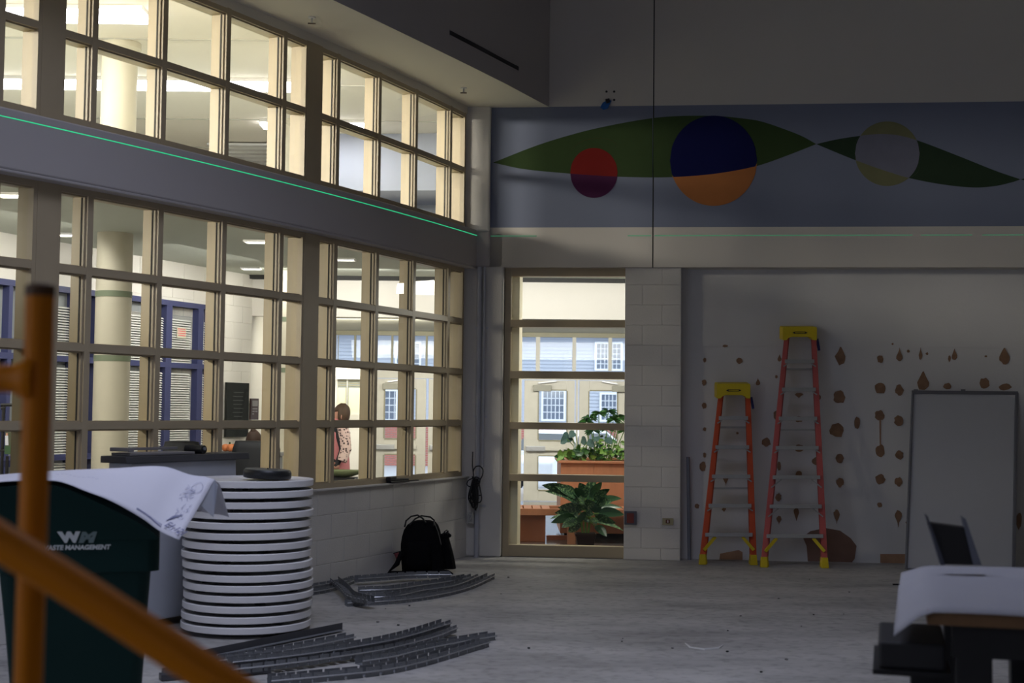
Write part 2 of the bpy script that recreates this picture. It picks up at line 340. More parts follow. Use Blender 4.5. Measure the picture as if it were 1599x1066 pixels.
T1 = smooth_curve([(769.9, 253.9), (838.8, 227), (900.8, 208), (957, 195), (1020.4, 184.3), (1060, 181.2), (1092, 180.7), (1125, 181.5), (1160, 185), (1188, 189.5), (1225, 201.8), (1253, 213), (1274.5, 225)])
B1 = smooth_curve([(769.9, 253.9), (816, 263.7), (889.5, 271), (957, 275.5), (1020, 277), (1070, 275.5), (1126, 270), (1182.5, 258.9), (1227.5, 243.4), (1274.5, 225)])
T2 = smooth_curve([(1274.5, 225), (1305, 218), (1340, 212.5), (1370, 209.5), (1400, 211), (1433, 219.5), (1497.7, 244), (1554, 266.5), (1593.4, 280)])
B2 = smooth_curve([(1274.5, 225), (1334.5, 249.6), (1380, 266), (1418.9, 277.7), (1469.6, 287.6), (1520, 292.7), (1554, 290.4), (1582, 284), (1593.4, 280)])
def paint(name, mt, x0, x1, top, bot, d, n=40):
    """a coat of paint 1 mm thick on the wall, between two curves"""
    rows = []
    for i in range(n + 1):
        x = x0 + (x1 - x0) * i / n; a, c = top(x), bot(x)
        if c < a: c = a = (a + c) / 2
        rows.append([BW(*bx(x, a, 0), -d), BW(*bx(x, c, 0), -d)])
    b = MB(); b.grid(rows); return b.build(name, mt, wb, solid=.001)
def circ(cx, cy, rx, ry, sg):
    return lambda x: cy + sg * ry * math.sqrt(max(0, 1 - ((x - cx) / rx) ** 2))
P_BG = mat('mural_slate_blue', (.178, .20, .278), .8, noise=.04, scale=2, spec=.15); P_GRN = mat('mural_green', (.038, .064, .024), .8, spec=.1); P_RED = mat('mural_red', (.17, .014, .012), .8, spec=.1); P_PUR = mat('mural_purple', (.058, .014, .05), .8, spec=.1)
P_NAV = mat('mural_navy', (.007, .009, .065), .8, spec=.1); P_ORG = mat('mural_orange', (.38, .145, .05), .8, spec=.1); P_OLV = mat('mural_olive', (.165, .165, .09), .8, spec=.1); P_GRY = mat('mural_grey', (.16, .165, .22), .8, spec=.1); P_LEAF2 = mat('mural_dark_green', (.026, .045, .026), .8, spec=.1)
MZ0, MZ1 = 3.335, 4.572
for (a, b_) in ((XP1, XJ - .006), (XJ + .006, 8.1)):
    q = MB(); q.hexa([BW(a, MZ0, -.001), BW(b_, MZ0, -.001), BW(b_, MZ0, 0), BW(a, MZ0, 0), BW(a, MZ1, -.001), BW(b_, MZ1, -.001), BW(b_, MZ1, 0), BW(a, MZ1, 0)]); q.build('mural_field', P_BG, wb)
mx_ = lambda f, g: (lambda x: max(f(x), g(x))); mn_ = lambda f, g: (lambda x: min(f(x), g(x)))
xj = 1019.6
paint('mural_leaf', P_GRN, 769.9, xj - .8, T1, B1, .0025, 50); paint('mural_leaf', P_GRN, xj + .8, 1274.5, T1, B1, .0025, 50); paint('mural_leaf', P_LEAF2, 1274.5, 1593.4, T2, B2, .0025, 60)
paint('mural_leaf', P_LEAF2, 1593.4, 1640, lambda x: 280 - (x - 1593.4) * .25, lambda x: 280 + (x - 1593.4) * .25, .0025, 10)
for (cx_, cy_, rx_, ry_, T, B, mi, mo) in ((927.5, 270, 37, 39, T1, B1, P_RED, P_PUR), (1114.2, 251, 68, 70.4, T1, B1, P_NAV, P_ORG), (1385.4, 240, 50.4, 50.4, T2, B2, P_GRY, P_OLV)):
    ct, cb = circ(cx_, cy_, rx_, ry_, -1), circ(cx_, cy_, rx_, ry_, 1)
    paint('mural_disc_inner', mi, cx_ - rx_, cx_ + rx_, mx_(ct, T), mn_(cb, B), .004, 48)
    paint('mural_disc_outer', mo, cx_ - rx_, cx_ + rx_, mx_(ct, B), cb, .004, 48)
    paint('mural_disc_outer', mo if mo is P_OLV else mi, cx_ - rx_, cx_ + rx_, ct, mn_(cb, T), .004, 48)
# small fixing holes and the blue tape
for (x, y) in ((947, 143), (959, 143), (947, 156), (959, 156)):
    X, Z = bx(x, y); MB().prism([BW(X + .012 * math.cos(a * .785), Z + .012 * math.sin(a * .785), 0) for a in range(8)], (0, -.003, 0)).build('anchor_hole', M_BLK, wb)
t = empty('tape_tag', BW(*bx(946, 170), 0)); tag(t, 'crumpled blue tape tag stuck to the wall above the green mural leaf', 'tape')
MB().prism([BW(*bx(x, y), -.006) for x, y in ((941, 161), (950, 156), (955, 158), (949, 170), (942, 172), (937, 168))], (0, -.02, 0)).build('tape_flap', mat('blue_tape', (.01, .10, .36), .5), t, bevel=.003)
MB().prism([BW(*bx(x, y), -.03) for x, y in ((945, 157), (951, 155), (953, 161), (947, 163))], (0, -.02, 0)).build('clip', M_BLK, t)
# ---------------------------------------------------------------- laser level line
M_LASER = mat('laser_green', (.02, .2, .1), .8, emit=(.03, .75, .32), es=.9)
lz = 3.25
b = MB(); n = 60; rows = []
for i in range(n + 1):
    s = -24.7 + (11.24) * i / n; rows.append([W(s, .0015, lz - .003), W(s, .0015, lz + .003)])
b.grid(rows); ll = struct(b.build('laser_line', M_LASER, bulk, fix=False)); 
del ll['kind']
M_LASER2 = mat('laser_green_dim', (.02, .2, .1), .8, emit=(.10, .42, .22), es=.32)
for (xa_, xb_) in ((763, 838), (980, 1017), (1022, 1425), (1438, 1518), (1534, 1640)):
    z0, z1 = bx((xa_ + xb_) / 2, 367.5)[1], 0; p0, p1 = bx(xa_, 367.5)[0], bx(xb_, 367.5)[0]
    MB().prism([BW(p0, 3.245, 0), BW(p1, 3.245, 0), BW(p1, 3.253, 0), BW(p0, 3.253, 0)], (0, -.0015, 0)).build('laser_line', M_LASER2, wb)
# ================================================================ WINDOWS OF THE CURVED WALL
THK = [(-22.06, -21.88), (-19.32, -19.16), (-16.561, -16.38)]
bays = [(-24.8, [-24.5, -23.83, -23.15, -22.33], -22.06), (-21.88, [-21.61, -20.95, -20.28, -19.624], -19.32), (-19.16, [-18.882, -18.237, -17.566, -16.871], -16.561), (-16.38, [-16.108, -15.429, -14.740, -13.996], -13.643)]
FO, GO, TO = -.10, -.15, -.25       # face, glass, back of tube
def fbox(s0, s1, o0, o1, z0, z1): return MB().hexa([W(s0, o0, z0), W(s1, o0, z0), W(s1, o1, z0), W(s0, o1, z0), W(s0, o0, z1), W(s1, o0, z1), W(s1, o1, z1), W(s0, o1, z1)])
def add_f(b, s0, s1, o0, o1, z0, z1): q = fbox(s0, s1, o0, o1, z0, z1); b.add(q.v, q.f)
def window(name, bay, zrows, z0, z1):
    """z0..z1 outer frame, zrows = glass limits (bottom sill top, transom centres, head bottom)"""
    sL, mu, sR = bay; e = empty(name, W((sL + sR) / 2, FO, z0)); struct(e)
    e.location = W((sL + sR) / 2, FO, z0)
    hw = .024; st = .034
    for i, s in enumerate(mu):
        b = MB(); add_f(b, s - hw, s + hw, TO, FO, z0, z1); add_f(b, s - st, s + st, GO + .006, FO - .022, z0 + .02, z1 - .02)
        b.build('mullion', M_FRAME, e)
        g = MB(); add_f(g, s - st - .004, s + st + .004, GO - .004, GO + .007, z0 + .03, z1 - .03); g.build('gasket', M_GASK, e)
    for (a, c) in ((sL, sL + .03), (sR - .03, sR)):
        b = MB(); add_f(b, a, c, TO, FO, z0, z1); b.build('jamb', M_FRAME, e)
    zl = zrows
    for i, z in enumerate(zl):
        b = MB(); n = len(mu) + 1; seg = [sL] + mu + [sR]
        for j in range(n):
            a, c = seg[j] + (hw if j else .03), seg[j + 1] - (hw if j < n - 1 else .03)
            if i == 0: lo, hi = z0, z
            elif i == len(zl) - 1: lo, hi = z, z1
            else: lo, hi = z - hw, z + hw
            add_f(b, a, c, TO + .002, FO - .001, lo, hi); add_f(b, a, c, GO + .006, FO - .022, max(z0, lo - .01), min(z1, hi + .01))
        b.build('transom' if 0 < i < len(zl) - 1 else ('sill_rail' if i == 0 else 'head_rail'), M_FRAME, e)
    seg = [sL] + mu + [sR]
    for i in range(len(zl) - 1):
        for j in range(len(seg) - 1):
            q = MB(); a, c = seg[j] + .02, seg[j + 1] - .02
            q.add([W(a, GO, zl[i]), W(c, GO, zl[i]), W(c, GO, zl[i + 1]), W(a, GO, zl[i + 1])], [(0, 1, 2, 3)]); q.build('pane', M_GLASS, e, fix=False)
    return e
LR = [.855, 1.345, 1.86, 2.37, 2.872]; UR = [3.37, 3.915, 4.455]
for i, bay in enumerate(reversed(bays)):
    window('window_%d' % (2 * i + 1), bay, UR, 3.30, ZH)
    window('window_%d' % (2 * i + 2), bay, LR, .805, 2.935)
for (a, c) in THK:
    q = MB(); add_f(q, a - .001, c + .001, TO, FO + .004, .805, 2.935); add_f(q, a - .001, c + .001, TO, FO + .004, 3.30, ZH); struct(q.build('window_post', M_FRAME))
# curved trim under the bulkhead
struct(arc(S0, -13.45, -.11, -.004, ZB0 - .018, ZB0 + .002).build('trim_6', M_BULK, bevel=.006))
# ================================================================ GLAZED OPENING BESIDE THE PILLAR (sidelight)
e = empty('window_9', BW((XD0 + XD1) / 2, 0, .08)); struct(e)
DD = .08
def Xd(x, y=640): return bx(x, y, DD)[0]
def Zd(y, x=880): return bx(x, y, DD)[1]
xl = Xd(785); xr = XD1 + .02
rails = [(431, 418), (510.5, 499.2), (591, 579.5), (670.6, 659.8), (752, 741), (873, 852)]
for i, (yb, yt) in enumerate(rails):
    z0, z1 = Zd(yb), Zd(yt)
    if i == 0: z1 = ZB0
    if i == 5: z0 = .003
    slab(Xd(795), xr, DD, DD + .11, z0, z1).build('head_rail' if i == 0 else 'sill_rail' if i == 5 else 'transom', M_FRAME, e, bevel=.003)
slab(xl, Xd(795.5), DD - .003, DD + .113, 0, ZB0).build('jamb', M_FRAME, e, bevel=.003)
slab(Xd(795.5), Xd(807), DD + .10, DD + .42, 0, ZB0).build('jamb_return', mat('cream_return', (.74, .68, .50), .5), e)
zr = [Zd(852)] + [Zd((a + b) / 2) for a, b in reversed(rails[1:5])] + [Zd(431)]
for i in range(5):
    MB().add([BW(Xd(795.5), zr[i], DD + .05), BW(xr, zr[i], DD + .05), BW(xr, zr[i + 1], DD + .05), BW(Xd(795.5), zr[i + 1], DD + .05)], [(0, 1, 2, 3)]).build('pane', M_GLASSD, e, fix=False)
# ================================================================ LOBBY SHELL
LC = 3.15
struct(MB().box(-14, 7, 13.9, 22.0, -.3, 0).build('floor_lobby', mat('polished_lobby_floor', (.10, .10, .10), .12, noise=.15, scale=3, spec=.6)))
struct(MB().box(-14, -2.5, 1.0, 13.9, .001, .006).build('floor_lobby_side', MATS['polished_lobby_floor'])) if False else None
# lower ceiling slab (its edge follows the curved wall)
b = MB(); rows = []
pts_in = [W(-31 + i * (17.5) / 30, -.32, 0) for i in range(31)]
for p in pts_in:
    rows.append([V((p.x, p.y, LC)), V((-14, p.y + 1.5, LC))])
polyi = [(p.x, p.y) for p in pts_in] + [(-.5, 14.15), (7, 13.5), (7, 17.0), (-14, 17.0), (-14, 0)]
MB().prism([(x, y, LC) for x, y in polyi], (0, 0, .12)).build('ceiling_lobby', M_LCEIL); struct(bpy.data.objects['ceiling_lobby'])
# upper space: ceiling, far wall
struct(MB().prism([(x, y, 5.02) for x, y in [(p.x, p.y) for p in pts_in] + [(-.5, 14.15), (7, 13.5), (7, 26), (-14, 26), (-14, 0)]], (0, 0, .1)).build('ceiling_upper', M_UCEIL))
struct(MB().box(-14, 7, 17.02, 26, LC + .0, LC + .12).build('floor_upper', M_UCEIL))
struct(MB().box(-14.2, 7, 26, 26.2, LC, 5.1).build('wall_upper_back', M_UCEIL)); struct(MB().box(-14.2, -14, -1, 26, 0, 5.1).build('wall_lobby_left', M_UCEIL))
for k in range(9):   # ceiling grid rails
    y = 9.2 + k * 1.8; xe = (CC.x + math.sqrt((CR - .4) ** 2 - (y - CC.y) ** 2)) if y < 14.2 else 6
    struct(MB().box(-13.9, xe, y, y + .02, 5.008, 5.022).build('trim_%d' % (10 + k), mat('grid_rail', (.52, .50, .44), .6)))
# grey-blue curved bulkhead upstairs
b = MB(); rows = []
for i in range(25):
    t = i / 24; x = -2.55 + 6.0 * t; y = 16.9 - 1.1 * math.sin(min(1, t * 2.2) * math.pi / 2) * 0 + .35 * math.cos(t * 3)
    rows.append([V((x, y, 4.30)), V((x, y, 5.02))])
for a in rows: a.insert(0, V((a[0].x + .1, a[0].y + .9, 4.26)))
b.grid(rows); struct(b.build('wall_upper_curve', M_UWALL, solid=.05, smooth=True))
struct(MB().box(-2.75, 7, 18.3, 18.5, LC, 5.02).build('wall_upper_right', M_UWALL))
struct(MB().box(-2.2, 7, 17.6, 17.72, LC + .1, 3.92).build('wall_upper_ledge', M_LWALL, bevel=.01))
# white block wall receding on the left of the lobby
A0 = V((-9.1, 3.0, 0)); A1 = V((-3.3, 17.0, 0)); dA = (A1 - A0).normalized(); nA = V((dA.y, -dA.x, 0))
def LWp(x, y, d=0):   # pixel on that wall
    r = ray(x, y); P0 = A0 + nA * d; t = ((P0 - EYEP).x * nA.x + (P0 - EYEP).y * nA.y) / (r.x * nA.x + r.y * nA.y); return EYEP + r * t
lw = struct(MB().prism([A0, A1, A1 - nA * .25, A0 - nA * .25], (0, 0, LC)).build('wall_lobby_white', M_LWALL))
cm = {}
for r_ in range(16):
    z1 = LC - .01 - r_ * BH; z0 = max(z1 - BH, 0)
    if z1 < .05: break
    u = (dA * 12.7) if r_ % 2 else (dA * 12.5); n_ = 0
    p = A0 + u
    while (p - A0).length < (A1 - A0).length - .2:
        q = min((A1 - A0).length, (p - A0).length + BL); pe = A0 + dA * q
        block_obj(lw, p, pe, None, z0, z1, M_LWALL); p = pe
# bulkhead above the vestibule and its corridor
struct(MB().box(-3.4, 7, 17.0, 17.15, 2.635, LC).build('wall_lobby_bulkhead', M_LWALL))
struct(MB().box(-3.45, -3.3, 17.0, 22, 0, 2.75).build('wall_vestibule_left', M_LWALL)); struct(MB().box(5.5, 5.65, 13.6, 22, 0, LC).build('wall_lobby_right', M_LWALL))
struct(MB().box(-3.3, 5.5, 17.15, 22.1, 2.75, 2.9).build('ceiling_vestibule', mat('vestibule_ceiling', (.48, .46, .36), .7)))
struct(MB().box(-3.35, 4, 16.93, 17.0, 3.10, LC).build('trim_20', M_GASK))
# round columns
for (xc, Yc, wpx, lab) in ((173, 13.0, 55, 'round cream column with green bands beside the blue blinds'), (437, 16.5, 44, 'round cream column with green bands behind the thick window post')):
    X = at(xc, 640, Yc).x; r = wpx * Yc / F / 2; e = empty('column', (X, Yc, 0)); tag(e, lab, 'column')
    MB().lathe([(r, 0), (r, LC)], (X, Yc, 0), 32).build('shaft', M_COL, e, smooth=True)
    ys = (458, 560)
    for zb in (2.555, 1.935): MB().lathe([(r * .96, zb - .03), (r + .004, zb - .028), (r + .004, zb + .028), (r * .96, zb + .03)], (X, Yc, 0), 32).build('band', M_BAND, e, smooth=True)
    MB().lathe([(r, LC + .12), (r, 4.93), (r + .03, 4.96), (r + .03, 5.02)], (X, Yc, 0), 32).build('upper_shaft', M_COL, e, smooth=True)
# fluorescent strips in the upper ceiling
def strip(x0, x1, y, wd, lab):
    e = empty('light_strip', ((x0 + x1) / 2, y, 5.0)); tag(e, lab, 'ceiling light', 'fluorescent strips of the upper lobby')
    MB().box(x0, x1, y, y + wd, 4.955, 4.985).build('diffuser', M_LIT, e); MB().box(x0, x1, y - .02, y + wd + .02, 4.985, 5.02).build('housing', M_WHITE, e)
strip(-13, at(228, 5, 11.85).x, 11.75, .35, 'long white light strip nearest the upper windows')
strip(-13, at(506, 121, 14.5).x, 14.35, .34, 'long white light strip crossing behind the upper windows')
strip(at(408, 188, 16.5).x, at(572, 188, 16.5).x, 16.4, .3, 'short white light strip in front of the grey blue curved bulkhead')
strip(at(640, 220, 15.5).x - .5, at(655, 220, 15.5).x, 8.6 + 10, .2, 'small light strip above the far ledge') if False else None
# supply grille in the upper ceiling
e = empty('ceiling_grille', atz(400, 241, 5.0)); tag(e, 'white slotted air grille in the upper lobby ceiling', 'grille')
p = atz(398, 240, 5.0)
for k in range(6): MB().box(p.x - .5, p.x + .5, p.y - .75 + k * .28, p.y - .63 + k * .28, 4.97, 5.0).build('slat', M_WHITE, e)
# recessed troffers / downlights in the lower ceiling
def troffer(x, y, sx, sy, lab, name='ceiling_light'):
    e = empty(name, (x, y, LC)); tag(e, lab, 'ceiling light', 'recessed lights of the lobby ceiling')
    MB().box(x - sx / 2, x + sx / 2, y - sy / 2, y + sy / 2, LC - .012, LC - .004).build('diffuser', M_LITL, e)
    q = MB()
    for (a, b_, c, d) in ((-1, 1, -1, -.9), (-1, 1, .9, 1), (-1, -.9, -.9, .9), (.9, 1, -.9, .9)): q.box(x + a * (sx / 2 + .03), x + b_ * (sx / 2 + .03), y + c * (sy / 2 + .03), y + d * (sy / 2 + .03), LC - .02, LC)
    q.build('frame', M_WHITE, e)
for (px, py, lab) in ((18, 303, 'recessed lobby light at the far edge of the glazed wall'), (100, 365, 'recessed lobby light left of the first cream column'), (400, 376, 'recessed lobby light near the second cream column'), (392, 418, 'recessed lobby light close to the white block wall'), (539, 404, 'recessed lobby light before the white bulkhead')):
    p = atz(px, py, LC); troffer(p.x, p.y, .17, .13, lab)
# soft fill added to the lobby (unseen area lamps, no fixtures above them)
def lamp_at(name, s_, off, z, aim, sx, sy, pw, col, sp=None): p = W(s_, off, z); return area(name, p, aim, sx, sy, pw, col, sp)
for u in (8.2, 10.0, 12.9):      # added lamps, backs to the camera, that brighten the white block wall
    p = A0 + dA * u + nA * 1.15; q = A0 + dA * u; area('lobby_fill', (p.x, p.y, 3.1), (q.x, q.y, 1.7), 1.6, .3, 26, (1.0, .96, .92), 150)
for x, pw in ((-2.3, 13), (-.4, 7), (1.2, 5), (2.8, 5)): area('lobby_fill', (x, 16.0, 3.08), (x, 17.0, 2.5), 1.7, .2, pw, (1.0, .96, .92), 160)  # added lamps facing away from the camera, brighten the bulkhead
lamp_at('lobby_fill', -18.4, -.95, 3.1, (-4.9, 12.5, .6), 1.4, .5, 22, (1.0, .93, .80), 100)  # added fill, hidden above the window head
lamp_at('lobby_fill', -15.4, -.9, 3.1, (-2.6, 16.0, .8), 1.4, .5, 26, (1.0, .93, .80), 100)
area('lobby_fill', (.6, 14.35, 3.1), (1.2, 17.0, .7), 2.0, .4, 70, (1.0, .95, .86))
area('vestibule_lamp', (0, 19.0, 2.70), (0, 21.9, 1.2), 6.0, .6, 200, (1.0, .96, .90))
area('lobby_fill', (1.7, 14.9, 3.05), (-.2, 13.95, 1.0), .8, .5, 26, (1.0, .95, .84), 120)  # added to brighten the cream jamb and the plants
area('vestibule_lamp', (-1.6, 17.6, 2.72), (-2.0, 19.6, 1.0), 2.6, .4, 50, (1.0, .94, .80))
lamp_at('upper_fill', -19.6, -.8, 4.95, (-6.0, 12.5, 3.3), 1.6, .5, 26, (1.0, .88, .68))  # added fill for the upper lobby, hidden close to the windows
lamp_at('upper_fill', -16.8, -.8, 4.95, (-3.2, 14.5, 3.3), 1.6, .5, 30, (1.0, .88, .70))
area('upper_fill', (-9.6, 7.0, 4.8), (.9, 13.5, 3.4), 2.2, .9, 125, (1.0, .92, .80), 60)  # added out of view, throws window patches onto the back wall
area('lobby_fill', (-6.1, 8.6, 2.9), (1.6, 13.2, .6), .8, .4, 16, (1.0, .90, .72), 70)  # added out of view, sends warm light low into the hall
lamp_at('upper_fill', -14.6, -.7, 4.95, (-1.6, 16.9, 3.6), 1.2, .4, 30, (1.0, .93, .85))
# ================================================================ BLUE STOREFRONT WITH BLINDS ON THE WHITE WALL
def LWu(u, z, d=0): p = A0 + dA * u + nA * d; return V((p.x, p.y, z))
def U(x): return (LWp(x, 500) - A0).dot(dA)
def wbox(b, u0, u1, z0, z1, d0, d1): b.hexa([LWu(u0, z0, d1), LWu(u1, z0, d1), LWu(u1, z0, d0), LWu(u0, z0, d0), LWu(u0, z1, d1), LWu(u1, z1, d1), LWu(u1, z1, d0), LWu(u0, z1, d0)]); return b
e = empty('window_10', LWu(U(150), 0, 0)); struct(e)
ZT = 2.64; UL, UR_ = U(-60), U(322)
def zw(y, x): return LWp(x, y).z
zm = zw(567, 210); zl_ = zw(713, 95)
posts = [(-60, -52), (2, 8), (25, 30), (103, 109), (141, 146), (250, 259), (300, 308), (318, 322)]
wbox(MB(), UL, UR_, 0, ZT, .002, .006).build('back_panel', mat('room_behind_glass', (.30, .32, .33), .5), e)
for a, c in posts: wbox(MB(), U(a), U(c), 0, ZT, .006, .09).build('post', M_BLUE, e)
for (z0, z1, nm) in ((ZT - .01, ZT + .05, 'head_rail'), (zm - .03, zm + .03, 'mid_rail'), (zl_ - .03, zl_ + .03, 'low_rail'), (0, .1, 'sill_rail')): wbox(MB(), UL, UR_, z0, z1, .006, .092).build(nm, M_BLUE, e)
for (a, c) in ((30, 103), (146, 250), (259, 293), (308, 315)):
    for (z0, z1) in ((zm + .03, ZT - .13), (zl_ + .03, zm - .06), (.12, zl_ - .03)):
        b = MB(); n = int((z1 - z0) / .027)
        for k in range(n):
            z = z0 + k * .027; u0, u1 = U(a), U(c)
            b.add([LWu(u0, z, .055), LWu(u1, z, .055), LWu(u1, z + .019, .035), LWu(u0, z + .019, .035)], [(0, 1, 2, 3)])
        o = b.build('blind', M_BLIND, e); o['kind'] = 'stuff'
sg = empty('paper_notice', LWu(U(277), zw(518, 277), .06)); tag(sg, 'small notice with red print inside the blue framed window', 'notice')
wbox(MB(), U(270), U(284.5), zw(528, 277), zw(511, 277), .058, .061).build('sheet', mat('notice_paper', (.62, .60, .48), .7), sg)
for k in range(4):
    y = 513 + k * 3.3; wbox(MB(), U(271 + (k % 2)), U(283 + (k % 3) * .5), zw(y + 1.6, 277), zw(y, 277), .061, .062).build('red_print', mat('red_ink', (.75, .16, .16), .6), sg)
# plaques on the white wall
e = empty('memorial_plaque', LWu(U(368), zw(680, 368), .0)); tag(e, 'large black plaque on the white block wall above the orange bag', 'plaque')
wbox(MB(), U(350.5), U(385), zw(681.5, 368), zw(597.5, 368), .03, .06).build('slab', mat('black_granite', (.014, .016, .014), .6, noise=.5, scale=9, spec=.2), e)
for k in range(9):
    y = 612 + k * 6.2; wbox(MB(), U(360 + rng.uniform(0, 3)), U(377 - rng.uniform(0, 3)), zw(y + 1.2, 368), zw(y, 368), .06, .062).build('engraved_line', mat('engraving', (.07, .075, .07), .5), e)
e = empty('brown_sign', LWu(U(395), zw(652, 395), .0)); tag(e, 'narrow dark brown sign holder on the wall beside the black plaque', 'sign')
wbox(MB(), U(389.3), U(401.5), zw(655, 395), zw(622, 395), .03, .05).build('plate', mat('brown_plate', (.045, .022, .02), .4), e)
wbox(MB(), U(391.3), U(399.7), zw(634, 395), zw(625, 395), .05, .053).build('insert', mat('grey_insert', (.22, .21, .21), .5), e)
for a, c, y in ((391.5, 399.5, 637), (391.5, 395, 641), (396, 399.5, 641), (391.5, 394, 645)): wbox(MB(), U(a), U(c), zw(y + 2, 395), zw(y, 395), .05, .053).build('print_patch', MATS['grey_insert'], e)
# reception desk, bag, office chairs, seated person
M_DESK = mat('desk_grey', (.25, .25, .24), .5)
e = empty('reception_desk', (-3.1, 16.1, 0)); tag(e, 'grey reception counter below the black plaque', 'desk')
MB().box(-3.55, -2.7, 15.9, 16.28, .91, .95).build('counter_top', M_DESK, e, bevel=.005); MB().box(-3.5, -2.75, 15.93, 16.25, 0, .91).build('front_panel', M_DESK, e)
p = at(358, 701, 16.08); e = empty('orange_bag', (p.x, 16.08, .951)); tag(e, 'small orange gourd shaped bag on the reception counter', 'bag')
for i in range(5):
    a = i * 1.257; MB().sphere((p.x + .055 * math.cos(a), 16.08 + .05 * math.sin(a), .996), .045, 8, 6, (1, 1, 1)).build('lobe', mat('orange_skin', (.62, .20, .07), .5), e, smooth=True)
MB().tube([(p.x, 16.08, 1.01), (p.x + .01, 16.06, 1.06)], .012, 6).build('stem', M_LEAFD, e)
def office_chair(X, Y, top, wd, lab, rz=0):
    e = empty('office_chair', (X, Y, 0)); tag(e, lab, 'chair')
    h = wd / 2; rows = []
    for i in range(7):
        t = i / 6; z = .62 + (top - .62) * t; row = []
        for j in range(9):
            u = j / 8 * 2 - 1; k = h * (1 - .16 * max(0, (.25 - t)) * 4 * abs(u) - .10 * (t > .9)); row.append(V((X + u * k, Y - .05 + .05 * u * u - .03 * math.sin(t * 3), z)))
        rows.append(row)
    MB().grid(rows).build('backrest', mat('mesh_fabric', (.02, .022, .028), .7), e, solid=.03, smooth=True)
    rim = [rows[i][0] for i in range(7)] + rows[6][1:-1] + [rows[6 - i][8] for i in range(7)]
    MB().tube(rim, .016, 6).build('backrest_frame', M_BLK, e, smooth=True)
    MB().box(X - h * .95, X + h * .95, Y, Y + .5, .44, .52).build('seat', M_BLKC, e, bevel=.03)
    MB().tube([(X, Y - .02, .75), (X, Y - .06, .5), (X, Y + .15, .43)], .025, 8).build('spine', M_BLK, e)
    MB().tube([(X, Y + .22, .1), (X, Y + .22, .45)], .028, 10).build('gas_lift', M_BLK, e)
    for k in range(5):
        a = k * 1.2566 + .3; p = V((X + .3 * math.cos(a), Y + .22 + .3 * math.sin(a), .06))
        q = MB().tube([(X, Y + .22, .12), p + V((0, 0, .02))], [.025, .015], 6).build('base_leg', M_BLK, e); MB().tube([p + V((-.02, 0, -.03)), p + V((.02, 0, -.03))], .03, 10).build('caster', M_BLK, q)
    for sx in (-1, 1): MB().tube([(X + sx * h, Y + .1, .48), (X + sx * (h + .03), Y + .12, .68), (X + sx * (h + .03), Y + .35, .70)], .018, 6).build('armrest', M_BLK, e)
    return e
cX = at(402, 700, 15.0).x
office_chair(cX, 14.95, zz(400, 690, 14.9), .50, 'black mesh office chair with the dark haired person sitting in it')
c2 = at(284, 700, 11.9); office_chair(c2.x, 11.9, zz(284, 691, 11.9), .31, 'empty black office chair before the blue framed window')
M_SKIN = mat('skin', (.58, .30, .22), .5); M_HAIR = mat('brown_hair', (.045, .022, .014), .6, noise=.5, scale=40); M_DARKC = mat('dark_clothes', (.025, .025, .032), .8)
def skin_body(name, joints, edges, mt, parent, lv=2):
    me = bpy.data.meshes.new(name); off = parent.location
    me.from_pydata([V(j[0]) - off for j in joints], edges, []); o = bpy.data.objects.new(name, me); C.objects.link(o); o.parent = parent
    md = o.modifiers.new('skin', 'SKIN'); md.use_smooth_shade = True
    sd = me.skin_vertices[0].data
    for i, j in enumerate(joints):
        r = j[1]; sd[i].radius = r if isinstance(r, tuple) else (r, r); sd[i].use_root = (i == 0)
    ss = o.modifiers.new('sub', 'SUBSURF'); ss.levels = lv; ss.render_levels = lv; me.materials.append(mt); return o
